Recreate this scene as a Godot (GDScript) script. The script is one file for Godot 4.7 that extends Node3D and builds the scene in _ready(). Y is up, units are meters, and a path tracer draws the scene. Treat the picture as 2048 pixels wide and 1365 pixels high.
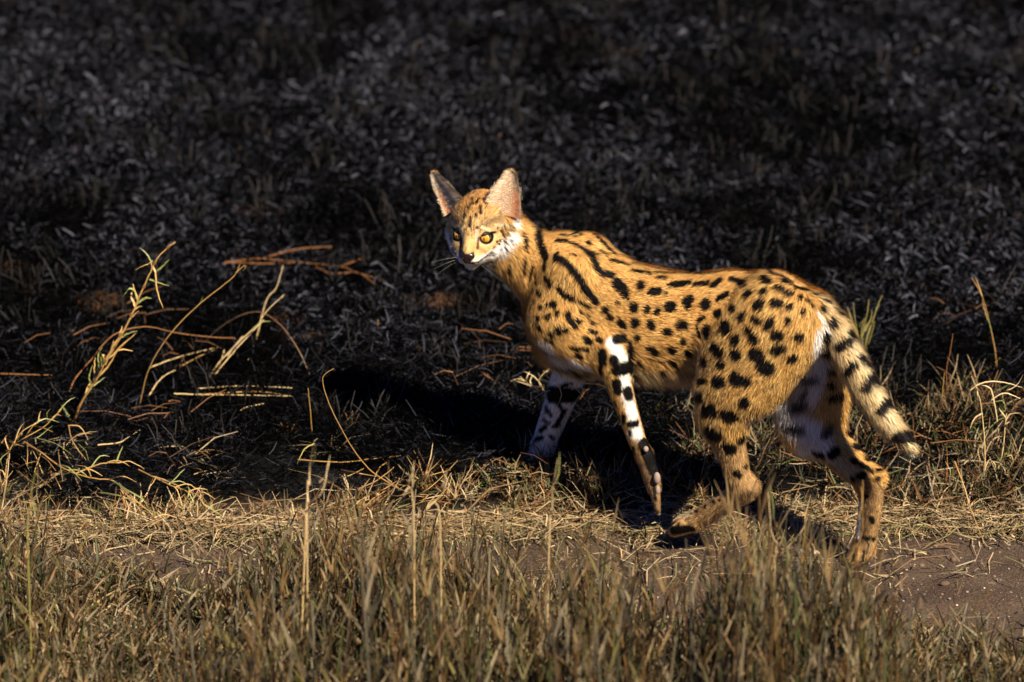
extends Node3D
# A serval walking along the edge of a burnt grassland, beside a dirt track with dry grass in front.

var rng := RandomNumberGenerator.new()
var lumps := FastNoiseLite.new()
var patches := FastNoiseLite.new()
var names := {}

func _ready() -> void:
	rng.seed = 20240611
	# ---- camera, sky, sun, exposure
	var cam := Camera3D.new()
	cam.name = "camera"
	var lens := CameraAttributesPhysical.new()
	lens.frustum_focal_length = 12.0 / tan(deg_to_rad(FOV / 2.0))
	lens.frustum_focus_distance = 8.22
	lens.exposure_aperture = 3.4
	lens.frustum_near = 0.05
	lens.frustum_far = 400.0
	cam.attributes = lens
	cam.fov = FOV
	cam.near = 0.05
	cam.far = 400.0
	cam.position = Vector3(0, 3.35, 7.9)
	cam.rotation_degrees = Vector3(-21, 0, 0)
	add_child(cam)
	cam.current = true
	var env := Environment.new()
	env.background_mode = Environment.BG_SKY
	var sky := Sky.new()
	var sm := ProceduralSkyMaterial.new()
	sm.sky_top_color = Color(0.16, 0.27, 0.56)
	sm.sky_horizon_color = Color(0.52, 0.62, 0.78)
	sm.sky_curve = 0.12
	sm.ground_bottom_color = Color(0.05, 0.045, 0.04)
	sm.ground_horizon_color = Color(0.35, 0.36, 0.38)
	sky.sky_material = sm
	env.sky = sky
	env.background_energy_multiplier = SKY_ENERGY
	env.tonemap_mode = Environment.TONE_MAPPER_LINEAR
	env.tonemap_exposure = EXPOSURE
	env.ssao_enabled = true
	env.ssil_enabled = true
	env.sdfgi_enabled = true
	var we := WorldEnvironment.new()
	we.name = "environment"
	we.environment = env
	add_child(we)
	var sun := DirectionalLight3D.new()
	sun.name = "sun"
	sun.light_energy = 1.6
	sun.light_color = Color(1.0, 0.93, 0.82)
	sun.light_angular_distance = 0.5
	sun.shadow_enabled = true
	add_child(sun)
	sun.look_at_from_position(SUN * 20.0, Vector3.ZERO)
	lumps.seed = 5
	lumps.frequency = 4.0
	lumps.fractal_octaves = 3
	patches.seed = 11
	patches.frequency = 1.3
	patches.fractal_octaves = 3
	# ---- the setting
	build_ground()
	build_burnt_grass()
	build_litter()
	build_turf()
	# ---- the animal
	build_serval()
	# ---- single stalks, straws and stones
	build_stalks()
	build_stones()
	build_foreground()

const FOV := 8.674
const SKY_ENERGY := 0.46
const EXPOSURE := 2.4
const SUN := Vector3(0.3884, 0.7193, 0.5759)

# ---------------------------------------------------------------- helpers
func numbered(called: String) -> String:
	var n: int = names.get(called, 0)
	names[called] = n + 1
	return called if n == 0 else "%s_%03d" % [called, n]

func tag(o: Node3D, label: String, category: String, group := "", kind := "") -> void:
	if label: o.set_meta("label", label)
	if category: o.set_meta("category", category)
	if group: o.set_meta("group", group)
	if kind: o.set_meta("kind", kind)

func paint(rough := 0.85, spec := 0.3) -> StandardMaterial3D:
	var m := StandardMaterial3D.new()
	m.vertex_color_use_as_albedo = true
	m.roughness = rough
	m.metallic_specular = spec
	m.cull_mode = BaseMaterial3D.CULL_DISABLED
	return m

func made(called: String, mesh: Mesh, mat: Material, parent: Node = self) -> MeshInstance3D:
	var o := MeshInstance3D.new()
	o.name = numbered(called) if parent == self else called
	o.mesh = mesh
	o.material_override = mat
	parent.add_child(o, true)
	return o

func scatter(called: String, mesh: Mesh, mat: Material, where: Array, tints: Array, parent: Node = self) -> MultiMeshInstance3D:
	var mm := MultiMesh.new()
	mm.transform_format = MultiMesh.TRANSFORM_3D
	mm.use_colors = true
	mm.mesh = mesh
	mm.instance_count = where.size()
	for i in where.size():
		mm.set_instance_transform(i, where[i])
		mm.set_instance_color(i, tints[i])
	var o := MultiMeshInstance3D.new()
	o.name = numbered(called) if parent == self else called
	o.multimesh = mm
	o.material_override = mat
	parent.add_child(o, true)
	o.set_meta("kind", "stuff")
	return o

func heap(called: String, label: String, category: String) -> Node3D:
	var o := Node3D.new()
	o.name = numbered(called)
	add_child(o)
	tag(o, label, category, "", "stuff")
	return o

class Soup:
	var v := PackedVector3Array()
	var c := PackedColorArray()
	var n := PackedVector3Array()
	func tri(a: Vector3, b: Vector3, d: Vector3, ca: Color, cb: Color, cd: Color) -> void:
		v.append(a); v.append(b); v.append(d)
		c.append(ca); c.append(cb); c.append(cd)
	func mesh() -> ArrayMesh:
		var a := []
		a.resize(Mesh.ARRAY_MAX)
		a[Mesh.ARRAY_VERTEX] = v
		a[Mesh.ARRAY_COLOR] = c
		if n.size() == v.size(): a[Mesh.ARRAY_NORMAL] = n
		var m := ArrayMesh.new()
		m.add_surface_from_arrays(Mesh.PRIMITIVE_TRIANGLES, a)
		return m
	# a flat blade along points, its width tapering from w0 to w1
	func blade(pts: Array, w0: float, w1: float, across: Vector3, c0: Color, c1: Color) -> void:
		var k := pts.size()
		for i in k - 1:
			var s := float(i) / (k - 1)
			var t := float(i + 1) / (k - 1)
			var a: Vector3 = across * lerpf(w0, w1, s * s) * 0.5
			var b: Vector3 = across * lerpf(w0, w1, t * t) * 0.5
			var p: Vector3 = pts[i]
			var q: Vector3 = pts[i + 1]
			var ca := c0.lerp(c1, s)
			var cb := c0.lerp(c1, t)
			tri(p - a, q - b, p + a, ca, cb, ca)
			if w1 > 0.0 or i < k - 2: tri(p + a, q - b, q + b, ca, cb, cb)
	# a round stem along points
	func stem(pts: Array, r0: float, r1: float, c0: Color, c1: Color, sides := 5) -> void:
		var k := pts.size()
		var ring_before := []
		for i in k:
			var p: Vector3 = pts[i]
			var d: Vector3 = (Vector3(pts[mini(i + 1, k - 1)]) - Vector3(pts[maxi(i - 1, 0)])).normalized()
			var x := d.cross(Vector3(0.31, 0.2, 0.93)).normalized()
			var y := d.cross(x)
			var r := lerpf(r0, r1, float(i) / (k - 1))
			var ring := []
			for j in sides:
				var an := TAU * j / sides
				ring.append(p + (x * cos(an) + y * sin(an)) * r)
			if i > 0:
				var ca := c0.lerp(c1, float(i - 1) / (k - 1))
				var cb := c0.lerp(c1, float(i) / (k - 1))
				for j in sides:
					var j2 := (j + 1) % sides
					tri(ring_before[j], ring[j], ring_before[j2], ca, cb, ca)
					tri(ring_before[j2], ring[j], ring[j2], ca, cb, cb)
			ring_before = ring

func smooth_path(pts: Array, steps: int, wobble := 0.0) -> Array:
	var out := []
	for i in pts.size() - 1:
		var a: Vector3 = pts[maxi(i - 1, 0)]
		var b: Vector3 = pts[i]
		var c: Vector3 = pts[i + 1]
		var d: Vector3 = pts[mini(i + 2, pts.size() - 1)]
		for s in steps:
			var p := b.cubic_interpolate(c, a, d, float(s) / steps)
			if i + s > 0: p += Vector3(rng.randf_range(-1, 1), rng.randf_range(-1, 1), rng.randf_range(-1, 1)) * wobble
			out.append(p)
	out.append(pts[pts.size() - 1])
	return out

func grey(v: float, warm := 0.0) -> Color:
	return Color(v * (1.0 + warm), v, v * (1.0 - warm * 1.2) )

# ---------------------------------------------------------------- ground
func bank(x: float, z: float) -> float:      # 1 on the burnt side, 0 on the track
	return smoothstep(0.20, -0.06, z + 0.04 * lumps.get_noise_2d(x * 0.7, 3.0))

func ground_y(x: float, z: float) -> float:
	var b := bank(x, z)
	var y := 0.055 * b + b * 0.026 * lumps.get_noise_2d(x, z) + 0.05 * smoothstep(0.3, 1.6, -z) * patches.get_noise_2d(x * 0.8, z * 0.8)
	y += (1.0 - b) * 0.003 * lumps.get_noise_2d(x * 9.0 + 2.0, z * 9.0) + (1.0 - b) * 0.013 * lumps.get_noise_2d(x * 1.4 + 9.0, z * 1.4)
	return y

var bare := []      # bare earth patches in the burnt grass: centre x, z, half sizes

func bareness(x: float, z: float) -> float:
	var b := 0.0
	for q in bare:
		var e: float = ((x - q[0]) / q[2]) ** 2 + ((z - q[1]) / q[3]) ** 2
		b = maxf(b, smoothstep(1.3, 0.5, e + 0.5 * lumps.get_noise_2d(x * 3.0, z * 3.0)))
	return b

func sheet(x0: float, x1: float, z0: float, z1: float, nx: int, nz: int, height: Callable, color: Callable) -> ArrayMesh:
	var st := SurfaceTool.new()
	st.begin(Mesh.PRIMITIVE_TRIANGLES)
	for j in nz + 1:
		for i in nx + 1:
			var x := lerpf(x0, x1, float(i) / nx)
			var z := lerpf(z0, z1, float(j) / nz)
			st.set_color(color.call(x, z))
			st.add_vertex(Vector3(x, height.call(x, z), z))
	for j in nz:
		for i in nx:
			var a := j * (nx + 1) + i
			for t in [a, a + 1, a + nx + 1, a + 1, a + nx + 2, a + nx + 1]: st.add_index(t)
	st.generate_normals()
	return st.commit()

func grain_texture(seed_: int, freq: float, bumps := false) -> NoiseTexture2D:
	var n := FastNoiseLite.new()
	n.seed = seed_
	n.frequency = freq
	n.fractal_octaves = 5
	n.fractal_gain = 0.65
	var t := NoiseTexture2D.new()
	t.width = 512
	t.height = 512
	t.seamless = true
	t.noise = n
	if not bumps:
		var g := Gradient.new()
		g.set_color(0, Color(0.45, 0.45, 0.45))
		g.set_color(1, Color(1, 1, 1))
		t.color_ramp = g
	return t

func build_ground() -> void:
	bare = [[-1.021, -0.938, 0.061, 0.062], [-1.080, -1.106, 0.046, 0.040], [-0.873, -0.923, 0.061, 0.080], [-0.237, -2.595, 0.061, 0.028], [0.918, -1.678, 0.061, 0.045], [-1.120, -1.695, 0.061, 0.040], [0.263, -2.574, 0.051, 0.023], [-0.536, -1.508, 0.061, 0.051], [-0.481, -0.820, 0.061, 0.068], [-0.444, -0.704, 0.082, 0.045], [-0.161, -0.908, 0.072, 0.040], [-1.004, -2.574, 0.031, 0.034], [-0.321, -0.399, 0.041, 0.057], [1.055, -1.818, 0.031, 0.034], [-0.771, -0.189, 0.041, 0.028]]
	var m := paint(0.95, 0.2)
	m.uv1_triplanar = true
	m.uv1_world_triplanar = true
	m.uv1_scale = Vector3(3.1, 3.1, 3.1)
	m.albedo_texture = grain_texture(3, 0.03)
	m.heightmap_enabled = true
	m.heightmap_scale = 0.5
	m.heightmap_texture = grain_texture(4, 0.03, true)
	var ash := func(x: float, z: float) -> Color:
		var b := bank(x, z)
		var c := Color(0.006, 0.0057, 0.006).lerp(Color(0.12, 0.064, 0.034), bareness(x, z))
		c = c.lerp(Color(0.034, 0.034, 0.037), 0.8 * smoothstep(0.12, 0.42, patches.get_noise_2d(x * 1.7 + 30.0, z * 1.2) + 0.35 * lumps.get_noise_2d(x * 2.0, z * 2.0)))
		return Color(0.115, 0.080, 0.056).lerp(c, smoothstep(0.15, 0.5, b))
	var g := made("ground", sheet(-2.4, 2.4, -4.6, 2.6, 240, 360, ground_y, ash), m)
	g.set_meta("kind", "structure")
	var far := made("burnt_plain", sheet(-90, 90, -160, 40, 36, 40, func(x: float, z: float) -> float: return -0.10 if absf(x) < 7.0 and absf(z) < 9.0 else -0.03, func(_x: float, _z: float) -> Color: return Color(0.02, 0.019, 0.019)), m)
	far.set_meta("kind", "structure")
	var e := paint(0.9, 0.3)
	e.uv1_triplanar = true
	e.uv1_world_triplanar = true
	e.uv1_scale = Vector3(4.7, 4.7, 4.7)
	e.albedo_texture = grain_texture(7, 0.045)
	e.heightmap_enabled = true
	e.heightmap_scale = 0.35
	e.heightmap_texture = grain_texture(8, 0.06, true)
	var earth := func(x: float, z: float) -> Color:
		var c := Color(0.105, 0.070, 0.049).lerp(Color(0.150, 0.106, 0.076), clampf(0.5 + patches.get_noise_2d(x * 2.0, z * 4.0), 0, 1))
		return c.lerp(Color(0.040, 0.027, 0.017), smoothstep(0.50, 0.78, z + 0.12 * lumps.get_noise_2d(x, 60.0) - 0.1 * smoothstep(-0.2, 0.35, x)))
	var path_y := func(x: float, z: float) -> float:
		var edge := 0.155 + 0.05 * lumps.get_noise_2d(x * 0.8, 40.0) + 0.03 * lumps.get_noise_2d(x * 3.0, 50.0)
		return ground_y(x, z) + 0.004 - 0.03 * smoothstep(edge + 0.01, edge - 0.02, z) - 0.03 * smoothstep(1.35, 1.5, z)
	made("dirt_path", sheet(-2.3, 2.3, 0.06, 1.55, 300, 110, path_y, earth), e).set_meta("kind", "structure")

# ---------------------------------------------------------------- burnt grass
func char_tuft(n: int, spread: float, tall: float, curl: float, wide: float) -> ArrayMesh:
	var s := Soup.new()
	for i in n:
		var an := rng.randf() * TAU
		var p := Vector3(cos(an), 0, sin(an)) * spread * sqrt(rng.randf())
		p.y = tall * rng.randf_range(0.0, 0.55)
		var az := rng.randf() * TAU
		var el := rng.randf_range(-0.3, 0.75)
		var d := Vector3(cos(az) * cos(el), sin(el), sin(az) * cos(el))
		var step := rng.randf_range(0.0022, 0.0062) * (tall / 0.03)
		var bend := Vector3(rng.randf_range(-1, 1), rng.randf_range(-1.2, 0.5), rng.randf_range(-1, 1)) * curl
		var pts := [p]
		for k in 4:
			d = (d + bend * 0.5).normalized()
			p += d * step
			pts.append(p)
		var v := 0.0015 + 0.12 * pow(rng.randf(), 9.0)
		var c := Color(v * 0.92, v * 0.99, v * 1.28) if rng.randf() < 0.955 else Color(v * 1.3, v, v * 0.72)
		var w := wide * rng.randf_range(0.6, 1.3)
		s.blade(pts, w, w * 0.5, d.cross(Vector3(rng.randf_range(-1, 1), rng.randf_range(-1, 1), rng.randf_range(-1, 1))).normalized(), c * 0.8, c)
	return s.mesh()

func build_burnt_grass() -> void:
	var m := paint(0.8, 0.12)
	var kinds := []
	var at := []
	var tint := []
	for k in 7:
		kinds.append(char_tuft(150, 0.060, rng.randf_range(0.022, 0.034), 1.35, 0.0017) if k < 5 else char_tuft(105, 0.060, rng.randf_range(0.028, 0.038), 1.3, 0.0023))
		at.append([]); tint.append([])
	for k in 3:
		kinds.append(char_tuft(80, 0.05, rng.randf_range(0.03, 0.05), 0.3, 0.0012))
		at.append([]); tint.append([])
	var tries := 0
	while tries < 14500:
		tries += 1
		var z := rng.randf_range(-3.9, 0.10)
		var x := rng.randf_range(-1.0, 1.0) * (1.12 - z * 0.12)
		var b := bareness(x, z)
		if rng.randf() < b * 0.93: continue
		if rng.randf() < smoothstep(-0.25, 0.1, z) * 0.75: continue
		var fine := rng.randf() < smoothstep(-0.75, -0.35, z)
		var k := rng.randi_range(7, 9) if fine else rng.randi_range(0, 6)
		var ashen: float = clampf(0.72 + 1.1 * patches.get_noise_2d(x, z * 0.62) + 1.2 * lumps.get_noise_2d(x * 1.3, z * 0.9), 0.10, 2.2)
		ashen *= lerpf(1.0, 0.42, smoothstep(-0.95, -0.5, z))
		if b > 0.1: ashen *= 0.5
		var s := rng.randf_range(0.7, 1.35)
		var q := Basis(Vector3.UP, rng.randf() * TAU).scaled(Vector3(s, s * rng.randf_range(0.7, 1.5), s))
		at[k].append(Transform3D(q, Vector3(x, ground_y(x, z) - 0.004, z)))
		tint[k].append(Color(ashen, ashen, ashen * rng.randf_range(1.0, 1.1)))
	# charred stubble: thin black stalks still standing in uneven clumps
	var stubble := []
	for k in 3:
		var s := Soup.new()
		for i in 14:
			var an := rng.randf() * TAU
			var p := Vector3(cos(an), 0, sin(an)) * 0.035 * sqrt(rng.randf())
			var lean := absf(rng.randfn(0.0, 0.5))
			var az := rng.randf() * TAU
			var d := Vector3(cos(az) * sin(lean), cos(lean), sin(az) * sin(lean))
			var l := rng.randf_range(0.02, 0.075)
			var v := 0.003 + 0.035 * pow(rng.randf(), 3.0)
			s.stem([p, p + d * l * 0.6, p + d * l + Vector3(rng.randf_range(-0.3, 0.3), -0.1, rng.randf_range(-0.3, 0.3)) * l * 0.5], 0.0011, 0.0006, Color(v, v, v), Color(v * 1.25, v * 1.2, v * 1.2), 4)
		stubble.append(s.mesh())
	var st_at := [[], [], []]
	var st_tint := [[], [], []]
	for i in 1000:
		var z := rng.randf_range(-3.6, -0.05)
		var x := rng.randf_range(-1.0, 1.0) * (1.12 - z * 0.12)
		if patches.get_noise_2d(x * 2.4 + 80.0, z * 2.4) < 0.02: continue
		var k := i % 3
		st_at[k].append(Transform3D(Basis(Vector3.UP, rng.randf() * TAU).scaled(Vector3.ONE * rng.randf_range(0.7, 1.3)), Vector3(x, ground_y(x, z), z)))
		st_tint[k].append(Color(1, 1, 1) * rng.randf_range(0.6, 1.4))
	var h := heap("burnt_grass", "curled charred grass covering the burnt ground behind the serval", "burnt grass")
	for k in kinds.size():
		scatter("charred_curl" if k < 7 else "charred_strand", kinds[k], m, at[k], tint[k], h)
	for k in 3: scatter("stubble", stubble[k], m, st_at[k], st_tint[k], h)

# ---------------------------------------------------------------- straw and turf
func straw_color() -> Color:
	var v := rng.randf_range(0.55, 1.15)
	var r := rng.randf()
	if r < 0.62: return Color(0.50, 0.385, 0.22) * v
	if r < 0.82: return Color(0.36, 0.23, 0.105) * v
	if r < 0.93: return Color(0.62, 0.54, 0.38) * v
	return Color(0.17, 0.18, 0.06) * v

func straw_bunch(n: int, spread: float, rise: float) -> ArrayMesh:
	var s := Soup.new()
	for i in n:
		var p := Vector3(rng.randf_range(-1, 1) * spread, rng.randf() * rise, rng.randf_range(-1, 1) * spread)
		var az := rng.randf() * TAU
		var d := Vector3(cos(az), rng.randf_range(-0.15, 0.22), sin(az) * 0.8).normalized()
		var l := rng.randf_range(0.015, 0.05) if rng.randf() < 0.7 else rng.randf_range(0.05, 0.14)
		var side := Vector3(rng.randf_range(-0.3, 0.3), rng.randf_range(-0.2, 0.4), rng.randf_range(-0.3, 0.3)) * l * 0.35
		var c := straw_color() * rng.randf_range(0.3, 1.0)
		var w := rng.randf_range(0.0012, 0.0034)
		s.blade([p, p + d * l * 0.5 + side, p + d * l], w, w * 0.5, d.cross(Vector3(rng.randf_range(-0.7, 0.7), 1, rng.randf_range(-0.7, 0.7))).normalized(), c, c * 0.9)
	return s.mesh()

func build_litter() -> void:
	var m := paint(0.6, 0.4)
	var h := heap("straw_litter", "pale broken straw lying along the edge of the dirt path", "straw")
	for k in 4:
		var at := []
		var tint := []
		for i in 135:
			var x := rng.randf_range(-1.08, 1.12)
			var z := 0.180 + 0.062 * (rng.randf() + rng.randf() + rng.randf() - 1.5) * 0.60 + 0.04 * lumps.get_noise_2d(x * 0.8, 31.0)
			if x > 0.3: z -= 0.03
			if rng.randf() < 0.13: z = rng.randf_range(-0.1, 0.55)
			var s := rng.randf_range(0.6, 1.1)
			var v := rng.randf_range(0.75, 1.1)
			at.append(Transform3D(Basis(Vector3.UP, rng.randf() * TAU).scaled(Vector3(s, s, s)), Vector3(x, ground_y(x, z) + 0.003, z)))
			tint.append(Color(v, v, v))
		scatter("straw", straw_bunch(24, 0.045, 0.018), m, at, tint, h)

func turf_tuft(n: int, tall: float, green: float) -> ArrayMesh:
	var s := Soup.new()
	for i in n:
		var an := rng.randf() * TAU
		var p := Vector3(cos(an), 0, sin(an)) * 0.035 * sqrt(rng.randf())
		var az := rng.randf() * TAU
		var lean := rng.randf_range(0.2, 1.35)
		var d := Vector3(cos(az) * sin(lean), cos(lean), sin(az) * sin(lean))
		var l := tall * rng.randf_range(0.4, 1.1)
		var sag := Vector3(0, -l * rng.randf_range(0.02, 0.3), 0)
		var c := straw_color()
		if rng.randf() < green: c = Color(0.13, 0.17, 0.055) * rng.randf_range(0.6, 1.3)
		elif rng.randf() < 0.35: c = Color(0.22, 0.10, 0.035) * rng.randf_range(0.6, 1.2)
		var w := rng.randf_range(0.0014, 0.0036)
		var pts := []
		for k in 4:
			var t := k / 3.0
			pts.append(p + d * l * t + sag * t * t + Vector3(rng.randf_range(-1, 1), rng.randf_range(-1, 1), rng.randf_range(-1, 1)) * l * 0.06 * t)
		s.blade(pts, w, w * 0.25, d.cross(Vector3(rng.randf_range(-1, 1), 0.3, rng.randf_range(-1, 1))).normalized(), c * 0.75, c)
	return s.mesh()

func build_turf() -> void:
	var m := paint(0.6, 0.4)
	var h := heap("dry_turf", "matted half dry grass growing along the burnt edge around the serval's paws", "grass")
	for k in 5:
		var at := []
		var tint := []
		for i in 150:
			var x := rng.randf_range(0.0, 1.15)
			var z := rng.randf_range(-0.36, 0.12)
			var keep := 0.75
			if x < 0.28: keep = smoothstep(-0.12, 0.05, z)
			if x > 0.8: keep = 1.0
			if z < -0.22 and x < 0.8: keep *= 0.35
			if rng.randf() > keep * 0.42: continue
			var s := rng.randf_range(0.6, 1.25)
			var v := rng.randf_range(0.22, 0.7)
			at.append(Transform3D(Basis(Vector3.UP, rng.randf() * TAU).scaled(Vector3(s, s, s)), Vector3(x, ground_y(x, z) - 0.002, z)))
			tint.append(Color(v, v, v))
		for i in 9:
			var x := rng.randf_range(-1.08, 0.1)
			var z := rng.randf_range(0.0, 0.12) if x < -0.9 or x > -0.25 else rng.randf_range(0.11, 0.16)
			var s := rng.randf_range(0.5, 1.0)
			at.append(Transform3D(Basis(Vector3.UP, rng.randf() * TAU).scaled(Vector3(s, s, s)), Vector3(x, ground_y(x, z) - 0.002, z)))
			tint.append(Color(0.9, 0.85, 0.8))
		scatter("grass_blade", turf_tuft(34, 0.085, 0.16), m, at, tint, h)
	h = heap("scorched_straw", "thin scorched straws strewn over the black ground", "straw")
	# thin scorched straws strewn over the burnt ground
	for k in 3:
		var s := Soup.new()
		for i in 5:
			var p := Vector3(rng.randf_range(-0.05, 0.05), rng.randf_range(0.02, 0.045), rng.randf_range(-0.05, 0.05))
			var az := rng.randf() * TAU
			var d := Vector3(cos(az), rng.randf_range(-0.1, 0.25), sin(az))
			var l := rng.randf_range(0.03, 0.12)
			var c := Color(0.26, 0.12, 0.045) * rng.randf_range(0.2, 1.0)
			s.stem([p, p + d * l * 0.5 + Vector3(0, 0.006, 0), p + d * l], 0.0011, 0.0007, c, c, 4)
		var at := []
		var tint := []
		for i in 6:
			var z := -0.02 - 0.75 * pow(rng.randf(), 0.8)
			var x := rng.randf_range(-1.1, 1.2)
			at.append(Transform3D(Basis(Vector3.UP, rng.randf() * TAU), Vector3(x, ground_y(x, z), z)))
			var v := rng.randf_range(0.4, 1.0)
			tint.append(Color(v, v, v))
		scatter("straw", s.mesh(), m, at, tint, h)

# ---------------------------------------------------------------- the serval
var pa := PackedVector3Array()
var pd := PackedVector3Array()
var px := PackedVector3Array()
var pinv := PackedFloat32Array()
var rv0 := PackedFloat32Array()
var rvd := PackedFloat32Array()
var rw0 := PackedFloat32Array()
var rwd := PackedFloat32Array()
var pk := PackedFloat32Array()
var pc := PackedInt32Array()
var pr := PackedFloat32Array()
var pg := []
var chains := 0
var eyes := []
const SOCKET := 0.0122
const SIDE := Vector3(-0.54403, 0.00000, 0.83907)
const FORE := Vector3(-0.83907, 0.00000, -0.54403)
const HEAD_AT := Vector3(-0.40190, 0.54198, -0.09522)
const HEAD_X := Vector3(0.95605, 0.00869, 0.29309)
const HEAD_Y := Vector3(-0.03383, 0.99616, 0.08079)
const HEAD_Z := Vector3(-0.29126, -0.08716, 0.95267)
const MID := Vector3(0.27838, 0.00000, 0.25290)     # a point of the plane that halves the trunk

func head(x: float, y: float, z: float) -> Vector3:
	return HEAD_AT + (HEAD_X * x + HEAD_Y * y + HEAD_Z * z) * 0.001

func chain(part: String, blend: float, pts: Array, radii: Array, axis := SIDE) -> void:
	chains += 1
	for i in pts.size() - 1:
		var a: Vector3 = pts[i] * 0.001
		var b: Vector3 = pts[i + 1] * 0.001
		var ra: Vector2 = radii[i] * 0.001
		var rb: Vector2 = radii[i + 1] * 0.001
		pa.append(a); pd.append(b - a); px.append(axis)
		pinv.append(1.0 / maxf((b - a).length_squared(), 1e-10))
		rv0.append(ra.x); rvd.append(rb.x - ra.x); rw0.append(ra.y); rwd.append(rb.y - ra.y)
		pk.append(blend); pc.append(chains); pg.append(part)
		pr.append(maxf(maxf(ra.x, ra.y), maxf(rb.x, rb.y)))

func one(i: int, p: Vector3) -> float:
	var o := p - pa[i]
	var t := clampf(o.dot(pd[i]) * pinv[i], 0.0, 1.0)
	o -= pd[i] * t
	var v := o.dot(px[i])
	v *= v
	var u := maxf(o.length_squared() - v, 0.0)
	var a := rv0[i] + t * rvd[i]
	var b := rw0[i] + t * rwd[i]
	a = 1.0 / (a * a)
	b = 1.0 / (b * b)
	var k0 := sqrt(u * a + v * b)
	if k0 < 0.0001: return -minf(rv0[i], rw0[i])
	return k0 * (k0 - 1.0) / sqrt(u * a * a + v * b * b)

func field(p: Vector3, list: PackedInt32Array) -> float:
	var d := 10.0
	var acc := 10.0
	var cur := -1
	var k := 0.01
	var h := 0.0
	for i in list:
		var di := one(i, p)
		if pc[i] == cur:
			acc = minf(acc, di)
			continue
		if cur >= 0:
			h = maxf(k - absf(d - acc), 0.0) / k
			d = minf(d, acc) - h * h * k * 0.25
		acc = di
		cur = pc[i]
		k = pk[i]
	h = maxf(k - absf(d - acc), 0.0) / k
	d = minf(d, acc) - h * h * k * 0.25
	for e in eyes:
		var de: float = SOCKET - p.distance_to(e)
		if de > -0.02: d = maxf(d, de)
	return d

func near_list(p: Vector3, reach: float) -> PackedInt32Array:
	var out := PackedInt32Array()
	for i in pa.size():
		var o := p - pa[i]
		o -= pd[i] * clampf(o.dot(pd[i]) * pinv[i], 0.0, 1.0)
		if o.length() - pr[i] < reach: out.append(i)
	return out

var sv := PackedVector3Array()      # skin: vertices, normals, colours, fur flow, part, triangles
var sn := PackedVector3Array()
var sc := PackedColorArray()
var sf := PackedVector3Array()
var sp := PackedInt32Array()
var si := PackedInt32Array()
var part_index := {}
var part_names := []

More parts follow.
